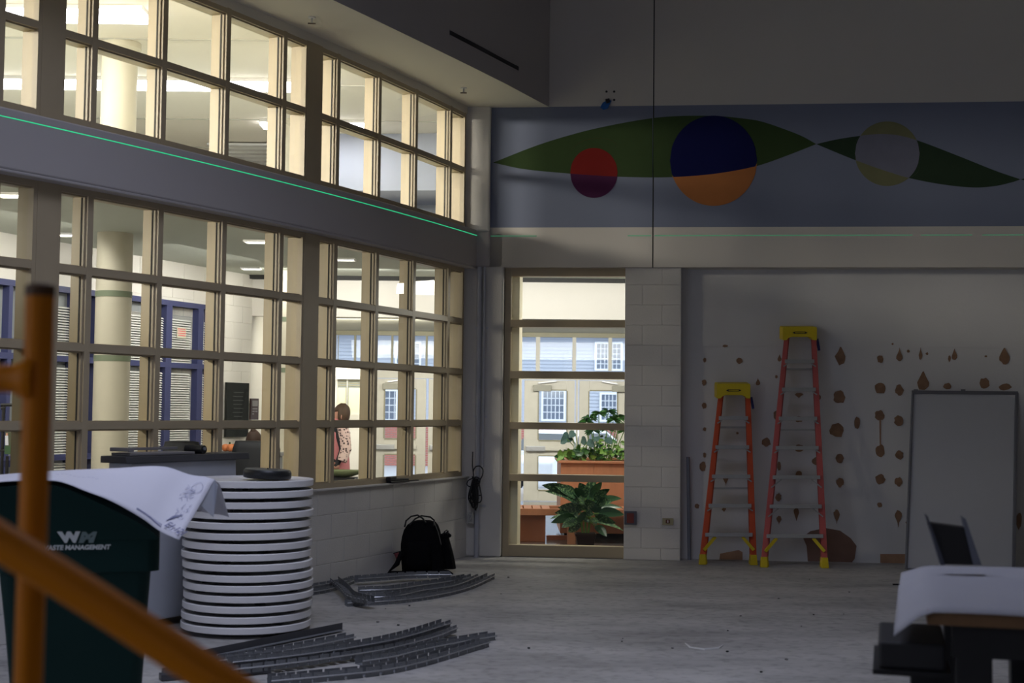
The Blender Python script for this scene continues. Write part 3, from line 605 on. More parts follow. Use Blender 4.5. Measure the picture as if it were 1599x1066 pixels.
def head(parent, c, face, r=.1, hairm=M_HAIR, hair_len=.04, knob=False):
    """head with eyes, nose, mouth, ears; face = unit direction it looks"""
    f = V(face).normalized(); s = f.cross(V((0, 0, 1))).normalized(); up = V((0, 0, 1)); c = V(c)
    M = Matrix((s, f, up)).transposed()
    def P(x, y, z): return c + M @ V((x, y, z))
    b = MB(); q = MB().sphere((0, 0, 0), 1, 20, 14)
    vs = []
    for v in q.v:
        x, y, z = v; jaw = 1 - .22 * max(0, -z) ** 1.5; w = .074 * jaw; d = .092 * (1 - .12 * max(0, -z))
        vs.append(P(x * w, y * d + (.008 if z < -.3 and y > 0 else 0), z * .115))
    b.add(vs, q.f); h = b.build('head', M_SKIN, parent, smooth=True)
    MB().add([P(0, .088, .02), P(-.014, .09, -.028), P(.014, .09, -.028), P(0, .115, -.025)], [(0, 1, 3), (0, 3, 2), (1, 2, 3), (0, 2, 1)]).build('nose', M_SKIN, h, smooth=True)
    for sx in (-1, 1):
        MB().sphere(P(sx * .03, .082, .01), .011, 8, 6).build('eye', mat('eye', (.7, .7, .7), .3), h); MB().sphere(P(sx * .03, .0915, .01), .005, 8, 6).build('iris', mat('iris', (.03, .02, .01), .3), h)
        MB().sphere(P(sx * .074, 0, -.005), .022, 8, 6, (.5, 1, 1.4)).build('ear', M_SKIN, h, smooth=True)
    MB().sphere(P(0, .088, -.055), .018, 8, 6, (1, .4, .35)).build('mouth', mat('lips', (.45, .14, .12), .5), h)
    q = MB().sphere((0, 0, 0), 1, 22, 14); vs = []; fs = []
    for v in q.v:
        x, y, z = v; k = 1 + .04 * math.sin(9 * x + 7 * z) * math.cos(8 * y); vs.append(P(x * .084 * k, y * .1 * k - .012, z * .125 * k + .01))
    keep = [f_ for f_ in q.f if not (sum(q.v[i].y for i in f_) / len(f_) > .45 and sum(q.v[i].z for i in f_) / len(f_) < .45) and sum(q.v[i].z for i in f_) / len(f_) > -.55]
    MB().add(vs, keep).build('hair', hairm, parent, smooth=True, solid=.012)
    if knob: MB().sphere(P(0, -.05, .125), .03, 10, 8).build('hair_bun', hairm, parent, smooth=True)
    return h
hp = at(396.5, 690, 15.15); hz = zz(396, 673, 15.15) - .125
e = empty('person', (hp.x, 15.15, 0)); tag(e, 'dark haired person sitting in the black mesh office chair seen from behind', 'person')
X, Y = hp.x, 15.15; HZ = hz
skin_body('body', [((X, Y, .60), (.15, .12)), ((X, Y - .01, .78), (.14, .11)), ((X, Y, .93), (.15, .11)), ((X, Y + .02, HZ - .15), .055), ((X, Y + .02, HZ - .06), .05),
    ((X - .17, Y, .95), .06), ((X - .24, Y + .08, .74), .045), ((X - .2, Y + .32, .78), .035), ((X + .17, Y, .95), .06), ((X + .24, Y + .08, .74), .045), ((X + .2, Y + .32, .78), .035),
    ((X - .1, Y + .08, .58), .09), ((X - .12, Y + .45, .55), .07), ((X - .12, Y + .47, .1), .05), ((X + .1, Y + .08, .58), .09), ((X + .12, Y + .45, .55), .07), ((X + .12, Y + .47, .1), .05)],
    [(0, 1), (1, 2), (2, 3), (3, 4), (2, 5), (5, 6), (6, 7), (2, 8), (8, 9), (9, 10), (0, 11), (11, 12), (12, 13), (0, 14), (14, 15), (15, 16)], M_DARKC, e)
head(e, (X, Y + .02, HZ), (.1, 1, -.15), knob=True)
# display stand at the far edge
p = at(10, 690, 11.6); e = empty('display_stand', (p.x, 11.6, 0)); tag(e, 'black metal display stand holding a small poster beyond the first window', 'stand')
for px in (4, 12): MB().tube([(at(px, 690, 11.6).x, 11.6, 0), (at(px, 690, 11.6).x, 11.6, zz(px, 632 if px == 4 else 712, 11.6))], .014, 8).build('upright', M_BLK, e)
for py, a, c in ((632, 2, 22), (703, -6, 21), (637, 2, 8)): MB().tube([at(a, py, 11.6), at(c, py, 11.6)], .014, 8).build('crossbar', M_BLK, e)
MB().hexa([at(-6, 729, 11.65), at(21, 729, 11.65), at(21, 729, 11.68), at(-6, 729, 11.68), at(-6, 719, 11.65), at(21, 719, 11.65), at(21, 719, 11.68), at(-6, 719, 11.68)]).build('tray', M_BLUE, e)
def card(pts, name, mt, par, Y): MB().prism([at(x, y, Y) for x, y in pts], (0, .006, 0)).build(name, mt, par)
card([(8, 674), (19, 674), (19, 696), (8, 696)], 'poster', mat('poster_dark', (.09, .10, .06), .6), e, 11.58); card([(8, 680), (12.5, 680), (13, 695), (8, 695)], 'poster_figure', mat('poster_white', (.7, .72, .8), .6), e, 11.572)
card([(9.3, 676), (12, 676), (12, 680), (9.3, 680)], 'poster_face', M_SKIN, e, 11.571); card([(7, 696), (18, 696), (17, 709), (7, 709)], 'leaflet', mat('leaflet_green', (.05, .11, .05), .6), e, 11.575)
# ================================================================ WOMAN IN THE PINK CARDIGAN
WY = 15.0; hx = at(531, 645, WY).x; hz = zz(531, 632, WY) - .125
e = empty('person', (hx - .03, WY, 0)); tag(e, 'standing person in a pink cardigan with leopard print sleeves looking at a phone', 'person')
X = hx - .02; Y = WY
M_TROU = mat('dark_trousers', (.02, .02, .025), .8)
skin_body('body', [((X, Y, .92), (.145, .12)), ((X, Y, 1.08), (.12, .10)), ((X, Y, 1.24), (.15, .11)), ((X + .01, Y, 1.34), .055), ((X + .02, Y, hz - .05), .05),
    ((X + .0, Y - .15, 1.27), .055), ((X + .09, Y - .2, 1.03), .045), ((X + .03, Y - .25, .87), .032), ((X + .0, Y - .26, .83), .03),
    ((X + .0, Y + .15, 1.27), .055), ((X + .02, Y + .22, 1.03), .045), ((X - .16, Y + .14, .92), .032), ((X - .22, Y + .1, .90), .03),
    ((X, Y - .09, .85), .09), ((X, Y - .09, .48), .065), ((X + .01, Y - .09, .08), .045), ((X - .1, Y - .09, .03), .035), ((X, Y + .09, .85), .09), ((X, Y + .09, .48), .065), ((X + .01, Y + .09, .08), .045), ((X - .1, Y + .09, .03), .035)],
    [(0, 1), (1, 2), (2, 3), (3, 4), (2, 5), (5, 6), (6, 7), (7, 8), (2, 9), (9, 10), (10, 11), (11, 12), (0, 13), (13, 14), (14, 15), (15, 16), (0, 17), (17, 18), (18, 19), (19, 20)], M_TROU, e)
head(e, (X + .02, Y, hz), (-1, -.35, -.25), hairm=mat('light_brown_hair', (.085, .05, .03), .6, noise=.5, scale=40))
M_PINK = mat('pink_knit', (.66, .24, .26), .85, noise=.1, scale=30)
b = MB(); rows = []
for i in range(13):
    t = i / 12; z = 1.36 - .62 * t; row = []
    rx = .06 + .065 * min(1, t * 5) + .03 * max(0, t - .5); ry = .075 + .12 * min(1, t * 4) + .03 * t
    for j in range(17):
        a = -2.35 + 4.7 * j / 16   # open at the front (towards -x)
        row.append(V((X - .015 + rx * math.cos(a) + (.012 * math.sin(a * 6) * t), Y + ry * math.sin(a), z)))
    rows.append(row)
b.grid(rows); b.build('cardigan', M_PINK, e, smooth=True, solid=.012)
def leopard():
    m = mat('leopard_print', (.80, .62, .58), .85); nt = m.node_tree; b_ = nt.nodes['Principled BSDF']
    tc = nt.nodes.new('ShaderNodeTexCoord'); vo = nt.nodes.new('ShaderNodeTexVoronoi'); vo.inputs['Scale'].default_value = 34; nt.links.new(tc.outputs['Object'], vo.inputs['Vector'])
    r = nt.nodes.new('ShaderNodeValToRGB'); r.color_ramp.elements[0].position = .30; r.color_ramp.elements[0].color = (.06, .03, .03, 1); r.color_ramp.elements[1].position = .42; r.color_ramp.elements[1].color = (.80, .60, .56, 1)
    nt.links.new(vo.outputs['Distance'], r.inputs[0]); nt.links.new(r.outputs[0], b_.inputs['Base Color']); return m
M_LEO = leopard()
MB().tube([(X + .05, Y - .14, 1.30), (X + .095, Y - .19, 1.20), (X + .12, Y - .215, 1.03), (X + .08, Y - .25, .90)], [.06, .066, .06, .055], 14).build('sleeve', M_LEO, e, smooth=True)
MB().tube([(X + .01, Y + .14, 1.30), (X + .02, Y + .2, 1.18), (X + .03, Y + .235, 1.03), (X - .12, Y + .17, .935)], [.065, .068, .06, .05], 12).build('sleeve', M_LEO, e, smooth=True)
MB().sphere((X - .13, Y - .06, 1.17), .022, 8, 6, (.4, 1, 1.2)).build('badge', M_WHITE, e)
hand = V((X + .02, Y - .262, .845))
hb = MB().sphere(hand, .035, 10, 8, (1.1, .5, 1.0)).build('hand', M_SKIN, e, smooth=True)
for k in range(4):
    z0 = hand.z + .018 - k * .014; L = (.05, .056, .052, .042)[k]
    MB().tube([(hand.x - .02, hand.y - .004, z0), (hand.x - .02 - L * .6, hand.y - .014, z0 - .012), (hand.x - .015 - L, hand.y + .004, z0 - .028)], [.009, .008, .006], 6).build('finger', M_SKIN, hb, smooth=True)
MB().tube([(hand.x - .005, hand.y, hand.z + .03), (hand.x - .035, hand.y - .02, hand.z + .042), (hand.x - .06, hand.y - .02, hand.z + .035)], [.011, .009, .007], 6).build('thumb', M_SKIN, hb, smooth=True)
ph = MB().bar((hand.x - .075, hand.y + .0, hand.z - .02), (hand.x + .0, hand.y + .01, hand.z + .06), .012, .07).build('smartphone', mat('phone_dark', (.03, .03, .035), .25)); tag(ph, 'dark smartphone held low by the person in pink', 'phone')
# green dish on a small cart before her
p = at(542, 735, 14.4); e = empty('serving_cart', (p.x, 14.4, 0)); tag(e, 'small black cart under the green dish in front of the pink cardigan', 'cart')
zt = zz(540, 745, 14.4)
MB().box(p.x - .22, p.x + .10, 14.25, 14.55, zt - .03, zt).build('top', M_BLK, e)
for sx in (-.2, .08):
    for sy in (14.27, 14.53): MB().tube([(p.x + sx, sy, 0), (p.x + sx, sy, zt)], .012, 6).build('leg', M_BLK, e)
MB().box(p.x - .2, p.x + .08, 14.27, 14.53, .2, .22).build('shelf', M_BLK, e)
prof = [(.06, 0), (.13, .03), (.19, .085), (.2, .088), (.14, .02), (.07, -.01)]
g = MB(); n = 24; rows = []
for r, z in [(.0, 0), (.07, 0), (.13, .025), (.185, .07)]:
    rows.append([V((p.x - .05 + r * 1.05 * math.cos(2 * math.pi * k / n) + (.06 * (z / .07) if math.cos(2 * math.pi * k / n) > .9 else 0), 14.4 + r * .8 * math.sin(2 * math.pi * k / n), zt + .005 + z)) for k in range(n + 1)])
o = g.grid(rows).build('green_dish', mat('green_glaze', (.20, .24, .12), .3), smooth=True, solid=.008, loc=(p.x - .05, 14.4, zt)); tag(o, 'shallow pale green dish on the small black cart', 'dish')
# ================================================================ VESTIBULE STOREFRONT, DOORS
VY = 22.0; M_CRM = mat('cream_metal', (.62, .595, .52), .45); M_OLV = mat('olive_metal', (.30, .28, .19), .5)  # olive metal for head rail, glazing beads and some transom posts
def vp(x, y, d=0): return at(x, y, VY + d)
e = empty('window_11', (0, VY, 0)); struct(e)
def vbox(x0, x1, y0, y1, d0, d1, nm, mt, par): p0, p1 = vp(x0, y1), vp(x1, y0); return MB().box(p0.x, p1.x, VY + d0, VY + d1, max(.0, min(p0.z, p1.z)), max(p0.z, p1.z)).build(nm, mt, par)
for x0, x1 in ((486, 490), (523, 528), (574, 580), (752, 756), (811, 816), (985, 991), (1060, 1066)): vbox(x0, x1, 505, 800, 0, .12, 'post', M_CRM, e)
for x0, x1 in ((836.6, 843.7), (893.8, 900), (950, 956), (552, 556), (610, 614), (664, 668), (710, 714)): vbox(x0, x1, 515, 579, .012, .088, 'transom_post', M_CRM if x0 > 700 else M_OLV, e)
pz0, pz1 = vp(800, 592).z, vp(800, 580).z; MB().box(-3.3, 5.5, VY - .01, VY + .13, pz0, pz1).build('header', M_CRM, e)
MB().box(-3.3, 5.5, VY, VY + .1, 2.68, 2.9).build('head_rail', M_OLV, e)
MB().add([(-3.3, VY + .05, pz1), (5.5, VY + .05, pz1), (5.5, VY + .05, 2.7), (-3.3, VY + .05, 2.7)], [(0, 1, 2, 3)]).build('pane', M_GLASSD, e, fix=False)
for x0, x1 in ((528, 574), (756, 811)):
    p0, p1 = vp(x0, 700), vp(x1, 700); MB().add([(p0.x, VY + .05, 0), (p1.x, VY + .05, 0), (p1.x, VY + .05, pz0), (p0.x, VY + .05, pz0)], [(0, 1, 2, 3)]).build('pane', M_GLASSD, e, fix=False)
def vdoor(x0, x1, gx0, gx1, n, hinge):
    e = empty('door_%d' % n, (vp(x0, 700).x, VY, 0)); struct(e)
    a, c = vp(x0, 700).x + .01, vp(x1, 700).x - .01; ga, gc = vp(gx0, 700).x, vp(gx1, 700).x; zt = pz0 - .01; zg1 = vp(880, 610).z; zm1, zm0 = vp(880, 687).z, vp(880, 713).z; zb = .19
    for (u, v, w_, z) in ((a, ga, .01, zt), (gc, c, .01, zt)): MB().box(u, v, VY + .02, VY + .07, w_, z).build('stile', M_CRM, e, bevel=.004)
    for (z0, z1, nm) in ((zg1, zt, 'top_rail'), (zm0, zm1, 'lock_rail'), (.01, zb, 'bottom_rail')): MB().box(ga, gc, VY + .02, VY + .07, z0, z1).build(nm, M_CRM, e)
    for z0, z1 in ((zb, zm0), (zm1, zg1)):
        MB().add([(ga, VY + .045, z0), (gc, VY + .045, z0), (gc, VY + .045, z1), (ga, VY + .045, z1)], [(0, 1, 2, 3)]).build('pane', M_GLASSD, e, fix=False)
        q = MB(); 
        for (u, v, r, s_) in ((ga - .02, ga, z0, z1), (gc, gc + .02, z0, z1), (ga, gc, z0 - .02, z0), (ga, gc, z1, z1 + .02)): q.box(u, v, VY + .01, VY + .03, r, s_)
        q.build('glazing_bead', M_OLV, e)
    zp = vp(850, 700).z; q = MB().box(a + .04, c - .14, VY - .05, VY - .02, zp - .035, zp + .035).build('push_bar', M_CRM, e, bevel=.01); MB().box(a + .03, a + .35, VY - .055, VY + .02, zp - .045, zp + .04).build('bar_case', M_ALU, q, bevel=.01)
    kx = (a + .02 if hinge < 0 else c - .42); zc = zt - .18
    q = MB().box(kx + .12, kx + .42, VY - .06, VY + .02, zc, zc + .10).build('closer', mat('closer_grey', (.34, .33, .27), .4), e, bevel=.008)
    MB().bar((kx + .2, VY - .05, zc + .13), (kx + .5 if hinge < 0 else kx - .05, VY - .03, zc + .17), .03, .02).build('closer_arm', M_ALU, q)
vdoor(817, 898, 841, 884, 1, -1); vdoor(903, 985, 920, 963, 2, 1); vdoor(582, 665, 600, 648, 3, -1); vdoor(667, 751, 684, 730, 4, 1)
vbox(898, 903, 592, 800, 0, .1, 'post', M_CRM, bpy.data.objects['window_11'])
# solid cream walls of the corridor, notice window with blinds
struct(MB().box(-3.3, vp(523, 600).x, VY - .1, VY + .1, 0, 2.75).build('wall_vestibule_back', M_LWALL))
e = empty('window_12', (vp(550, 650).x, VY - .4, 0)); struct(e)
pp = lambda x, y: at(x, y, 19.6)
struct(MB().box(pp(498, 600).x, pp(577, 600).x, 19.6, 19.72, 0, pp(550, 600).z + .25).build('wall_screen', M_LWALL))
def sbox(x0, x1, y0, y1, d0, d1, nm, mt): p0, p1 = pp(x0, y1), pp(x1, y0); return MB().box(p0.x, p1.x, 19.6 + d0, 19.6 + d1, p0.z, p1.z).build(nm, mt, bpy.data.objects['window_12'])
bpy.data.objects['window_12'].location = (pp(550, 650).x, 19.6, 0)
sbox(526, 571, 588, 592, -.07, 0, 'head_rail', M_CRM); sbox(526, 571, 647, 655, -.06, 0, 'sill_rail', M_CRM); sbox(541, 544, 592, 647, -.05, 0, 'mullion', mat('pale_grey_metal', (.5, .5, .45), .5))
sbox(528, 541, 605, 647, -.03, -.01, 'shade', mat('cream_shade', (.80, .74, .52), .7)); sbox(544, 569, 605, 647, -.03, -.01, 'shade', MATS['cream_shade']); sbox(528, 569, 592, 605, -.03, -.01, 'upper_pane', mat('dull_pane', (.30, .33, .31), .2))
for k in range(3): sbox(528, 569, 594 + k * 3.6, 595.2 + k * 3.6, -.036, -.03, 'slat_line', M_OLV)
# ================================================================ CEDAR PLANTER, BENCH
e = empty('cedar_planter', (1.7, 16.3, 0)); tag(e, 'large cedar planter box filled with houseplants behind the glazed opening', 'planter')
PX0 = at(875, 780, 15.7).x; PX1 = 2.9; PZ = zz(900, 719, 15.7)
nb = 6; wdt = (PX1 - PX0) / nb
for k in range(nb): MB().box(PX0 + k * wdt + .001, PX0 + (k + 1) * wdt - .001, 15.7, 15.72, .06, PZ - .03).build('board', M_CEDAR, e, bevel=.003)
for (yy0, yy1) in ((15.72, 16.1), (16.1, 16.5), (16.5, 16.9)): MB().box(PX0, PX0 + .02, yy0 + .001, yy1 - .001, .06, PZ - .03).build('board', M_CEDAR, e, bevel=.003)
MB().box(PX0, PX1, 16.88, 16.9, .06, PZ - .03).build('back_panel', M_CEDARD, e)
MB().box(PX0 + .05, PX1 - .05, 15.76, 16.85, 0, .06).build('plinth', M_BLK, e)
q = MB(); q.box(PX0 - .03, PX1 + .03, 15.67, 15.79, PZ - .03, PZ); q.box(PX0 - .03, PX0 + .09, 15.79, 16.92, PZ - .03, PZ); q.box(PX0 + .09, PX1 + .03, 16.82, 16.92, PZ - .03, PZ); q.build('cap_rail', M_CEDAR, e, bevel=.004)
MB().box(PX0 + .03, PX1 - .03, 15.73, 16.87, PZ - .14, PZ - .08).build('soil', mat('potting_soil', (.03, .02, .014), .95, bump=.6, bscale=40), e)
e = empty('slatted_bench', (.6, 15.5, 0)); tag(e, 'low cedar slatted bench wrapping in front of the planter', 'bench')
BX0 = at(790, 790, 15.3).x; BX1 = 2.9; BZ = .385
MB().box(BX0, BX1, 15.08, 15.12, BZ - .075, BZ).build('front_rail', M_CEDAR, e, bevel=.004); MB().box(BX0, BX1, 15.6, 15.64, BZ - .075, BZ - .0).build('rear_rail', M_CEDAR, e, bevel=.004)
k = 0; x = BX0
while x < BX1 - .1:
    if not (at(853, 788, 15.4).x < x < at(868, 788, 15.4).x): MB().box(x, x + .085, 15.121, 15.599, BZ - .022, BZ - .001).build('slat', M_CEDAR, e)
    x += .102
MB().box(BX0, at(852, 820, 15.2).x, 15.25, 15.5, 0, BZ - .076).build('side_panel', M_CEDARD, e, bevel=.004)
lx = at(892, 830, 15.05).x; MB().box(lx - .045, lx + .045, 15.0, 15.078, 0, BZ - .03).build('leg', M_CEDAR, e, bevel=.004)
MB().box(2.5, 2.6, 15.0, 15.078, 0, BZ - .03).build('leg', M_CEDAR, e, bevel=.004)
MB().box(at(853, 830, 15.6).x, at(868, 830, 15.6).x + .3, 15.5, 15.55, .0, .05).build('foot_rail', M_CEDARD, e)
# ---------------------------------------------------------------- foliage
def leaf(parent, base, d, L, wd, mt, droop=.4, roll=0, kind='oval', name='leaf', seg=7, face=True):
    """a leaf blade from base along d, bending down; midrib fold"""
    base = V(base); d = V(d).normalized(); side = d.cross(V((0, 0, 1)))
    if side.length < .05: side = V((1, 0, 0))
    if face is not None: nn = V((rng.uniform(-.5, .5), -1, .5 + rng.uniform(-.4, .4))) if face is True else V(face); side = d.cross(nn)
    side.normalize(); side = Matrix.Rotation(roll, 3, d) @ side
    rows = []; p = base.copy(); dd = d.copy()
    for i in range(seg + 1):
        t = i / seg
        if kind == 'oval': w_ = wd * math.sin(math.pi * min(1, t ** .8)) ** .75
        elif kind == 'heart': w_ = wd * (math.sin(math.pi * min(1, .18 + t * .82)) ** .8)
        else: w_ = wd * (1.0 if t < .75 else (1 - (t - .75) * 3.2)) * (.55 + .45 * (i % 2)) * (1 if t > .05 else .7)
        n = side.cross(dd).normalized(); f = w_ * .16
        rows.append([p - side * w_ + n * f, p - side * w_ * .5 + n * f * .4, p, p + side * w_ * .5 + n * f * .4, p + side * w_ + n * f])
        dd = (dd + V((0, 0, -droop / seg)) + V((0, -.3 / seg, 0))).normalized(); p = p + dd * L / seg
    return MB().grid(rows).build(name, mt, parent, smooth=True, fix=False)
def variegated():
    m = mat('variegated_leaf', (.03, .09, .035), .35, spec=.5); nt = m.node_tree; b_ = nt.nodes['Principled BSDF']; tc = [n for n in nt.nodes if n.type == 'TEX_COORD'][0]
    n = nt.nodes.new('ShaderNodeTexNoise'); n.inputs['Scale'].default_value = 55; n.inputs['Detail'].default_value = 3; nt.links.new(tc.outputs['Object'], n.inputs['Vector'])
    r = nt.nodes.new('ShaderNodeValToRGB'); r.color_ramp.elements[0].position = .5; r.color_ramp.elements[0].color = (.018, .065, .03, 1); r.color_ramp.elements[1].position = .64; r.color_ramp.elements[1].color = (.22, .36, .15, 1)
    nt.links.new(n.outputs['Fac'], r.inputs[0]); nt.links.new(r.outputs[0], b_.inputs['Base Color']); return m
M_VAR = variegated()
# potted plant in front
pc = at(914, 845, 14.62); PXc = pc.x; PYc = 14.62
e = empty('potted_plant', (PXc, PYc, 0)); tag(e, 'bushy dark leaved plant in a square brown pot just behind the glass', 'plant')
def frustum(cx, cy, z0, z1, a0, a1): return MB().hexa([(cx - a0, cy - a0, z0), (cx + a0, cy - a0, z0), (cx + a0, cy + a0, z0), (cx - a0, cy + a0, z0), (cx - a1, cy - a1, z1), (cx + a1, cy - a1, z1), (cx + a1, cy + a1, z1), (cx - a1, cy + a1, z1)])
pot = frustum(PXc, PYc, 0, .155, .08, .108).build('pot', mat('brown_pot', (.035, .016, .012), .45), e, bevel=.004)
frustum(PXc, PYc, .135, .16, .112, .115).build('rim', MATS['brown_pot'], pot, bevel=.003); frustum(PXc, PYc, .15, .163, .1, .1).build('soil', MATS['potting_soil'], e)
rl = random.Random(11)
for k in range(3): MB().tube([(PXc + (k - 1) * .03, PYc, .16), (PXc + (k - 1) * .05, PYc + .01, .34), (PXc + (k - 1) * .08, PYc, .52)], [.014, .011, .007], 7).build('stem', M_LEAFL, e, smooth=True)
tips = [(907, 757), (935, 756), (873, 798), (953, 780), (900, 785), (926, 782), (885, 775), (968, 800), (915, 810), (940, 805), (865, 812), (893, 825), (935, 825), (912, 765), (851, 753), (872, 757), (900, 760), (925, 752), (948, 762), (966, 775), (868, 806), (880, 820), (945, 834), (966, 824), (905, 775), (935, 790), (890, 790), (955, 800), (920, 770), (880, 770), (944, 765), (902, 808), (930, 815), (878, 790), (962, 790), (912, 790), (890, 812), (940, 775), (925, 800), (860, 765), (895, 765), (958, 812)]
for k, (tx, ty) in enumerate(tips):
    T = at(tx, ty, PYc + rl.uniform(-.22, .16)); hub = V((PXc + rl.uniform(-.03, .06), PYc, .26 + .22 * max(0, min(1, (840 - ty) / 80))))
    d = T - hub; L = d.length; st = hub + d * .30
    MB().tube([hub, st], [.006, .005], 5).build('petiole', M_LEAFL, e)
    leaf(e, st - d * .02, (d + V((0, 0, .25 * L))), L * .78 + .04, .045 + .022 * rl.random(), [M_VAR, M_LEAFD, M_VAR][k % 3], droop=.55, roll=rl.uniform(-.7, .7))
# planting in the box
M_LEAFB = mat('leaf_bluish', (.05, .10, .09), .35, noise=.4, scale=25)
def plant(name, c, lab):
    e = empty(name, c); tag(e, lab, 'plant'); return e
mc = at(940, 700, 16.1); e = plant('monstera', (mc.x, 16.1, PZ - .08), 'tall monstera with split leaves rising from the cedar planter')
for k, (tx, ty, sx) in enumerate(((921, 652, -.3), (935, 645, -.1), (950, 642, .1), (966, 650, .3), (926, 672, -.35), (948, 668, .05), (967, 664, .35), (975, 672, .4), (915, 658, -.5), (958, 655, .2))):
    P = at(tx, ty, 16.0 + rl.uniform(-.15, .2)); b0 = V((mc.x + sx * .15, 16.1, PZ - .1)); midp = (b0 + P) / 2 + V((sx * .05, 0, .03))
    MB().tube([b0, midp, P], [.008, .007, .005], 5).build('petiole', M_LEAFL, e, smooth=True)
    for sgn in (-1, 1):
        for j in range(4):
            ang = sgn * (.5 + j * .45) + sx; d = V((math.sin(ang), -.45, math.cos(ang) * .55 - .1)); leaf(e, P, d, .11 + .015 * (3 - j), .016, M_LEAF if k % 2 else M_LEAFD, droop=.7, name='leaf_lobe', seg=5)
    leaf(e, P, V((sx, -.5, .35)), .14, .024, M_LEAF, droop=.7, name='leaf_lobe', seg=5)
bc = at(905, 700, 15.95); e = plant('philodendron', (bc.x, 15.95, PZ - .08), 'blue green large leaved plant left of the monstera in the planter')
for k, (tx, ty) in enumerate(((888, 679), (898, 676), (893, 683), (917, 690), (925, 688), (936, 692), (908, 686), (930, 682), (885, 685), (945, 686))):
    P = at(tx, ty, 15.85 + rl.uniform(-.1, .15)); MB().tube([(bc.x + .1 * rl.uniform(-1, 1), 15.95, PZ - .1), (P + V((bc.x, 15.95, PZ))) / 2 + V((0, 0, .05)), P], .005, 5).build('petiole', M_LEAFL, e, smooth=True)
    leaf(e, P, V((-.7 if tx < 905 else rl.uniform(-.6, .8), -.6, .0)), .13, .05, M_LEAFB, droop=.9, kind='heart')
e = plant('pothos', (PX0 + .45, 15.9, PZ - .08), 'low light green trailing leaves along the planter edge')
for k in range(95):
    px = 872 + k * 1.12 + rl.uniform(-4, 4); py = 716 - rl.uniform(0, 13) * (1 if px > 885 else .4); P = at(px, py, 15.72 + rl.uniform(0, .35))
    if P.z < PZ - .02: P.z = PZ - .02 + rl.uniform(0, .03)
    leaf(e, P, V((rl.uniform(-1, 1), rl.uniform(-1, .2), rl.uniform(.0, .8))), rl.uniform(.07, .12), rl.uniform(.022, .038), [M_LEAFL, M_LEAF, M_LEAFL, M_LEAFD][k % 4], droop=.9, kind='heart', roll=rl.uniform(-.5, .5), seg=5)
for k in range(6): MB().tube([(PX0 + .1 + k * .3, 15.9, PZ - .1), (PX0 + .2 + k * .3, 15.8, PZ + .04), (PX0 + .3 + k * .3, 15.76, PZ)], .005, 5).build('vine', M_LEAFL, e)
e = plant('leafy_plant', (PX0 + 1.2, 16.0, PZ - .08), 'mixed light leaved plant between the pothos and the monstera')
for k in range(36):
    P = at(rl.uniform(925, 985), rl.uniform(682, 708), 15.9 + rl.uniform(-.1, .3)); 
    if k % 3 == 0: MB().tube([(P.x, P.y, PZ - .1), P], .004, 4).build('stalk', M_LEAFL, e)
    leaf(e, P, V((rl.uniform(-1, 1), rl.uniform(-1, .2), rl.uniform(-.1, .6))), rl.uniform(.06, .10), rl.uniform(.018, .03), [M_LEAFL, M_LEAF, M_LEAFD][k % 3], droop=.8, roll=rl.uniform(-.5, .5), seg=5)
# ================================================================ OUTSIDE
GZ = -.45
struct(MB().box(-60, 60, 22.3, 90, GZ - .2, GZ).build('ground_outside', mat('asphalt_pale', (.38, .38, .40), .85, noise=.1, scale=2)))
struct(MB().box(-6, 7, 22.12, 26.0, -.3, -.02).build('path_outside', mat('concrete_walk', (.52, .48, .45), .85, noise=.08, scale=2)))
BY = 46.0; e = empty('neighbour_building', (0, BY, GZ)); tag(e, 'long grey sided building with white windows across the parking lot', 'building')
ez = zz(880, 526, BY); M_SID = mat('grey_siding', (.44, .47, .54), .6, noise=.03); M_WTR = mat('white_trim', (.80, .82, .86), .5)
b = MB(); z = GZ + 1.35
while z < ez: b.add([(-30, BY, z + .12), (34, BY, z + .12), (34, BY - .03, z), (-30, BY - .03, z), (-30, BY, z), (34, BY, z)], [(0, 1, 2, 3), (3, 2, 5, 4)]); z += .12
o = b.build('siding', M_SID, e); o['kind'] = 'stuff'
MB().box(-30, 34, BY, BY + 8, GZ, ez).build('wall_core', M_SID, e)
MB().box(-30.2, 34.2, BY - .5, BY + 8, ez, ez + .22).build('eave', M_WTR, e); MB().prism([(-30.4, BY - .6, ez + .22), (34.4, BY - .6, ez + .22), (34.4, BY + 5, ez + 3), (-30.4, BY + 5, ez + 3)], (0, 0, .12)).build('roof', mat('shingle_roof', (.12, .11, .11), .9, noise=.2, scale=20), e)
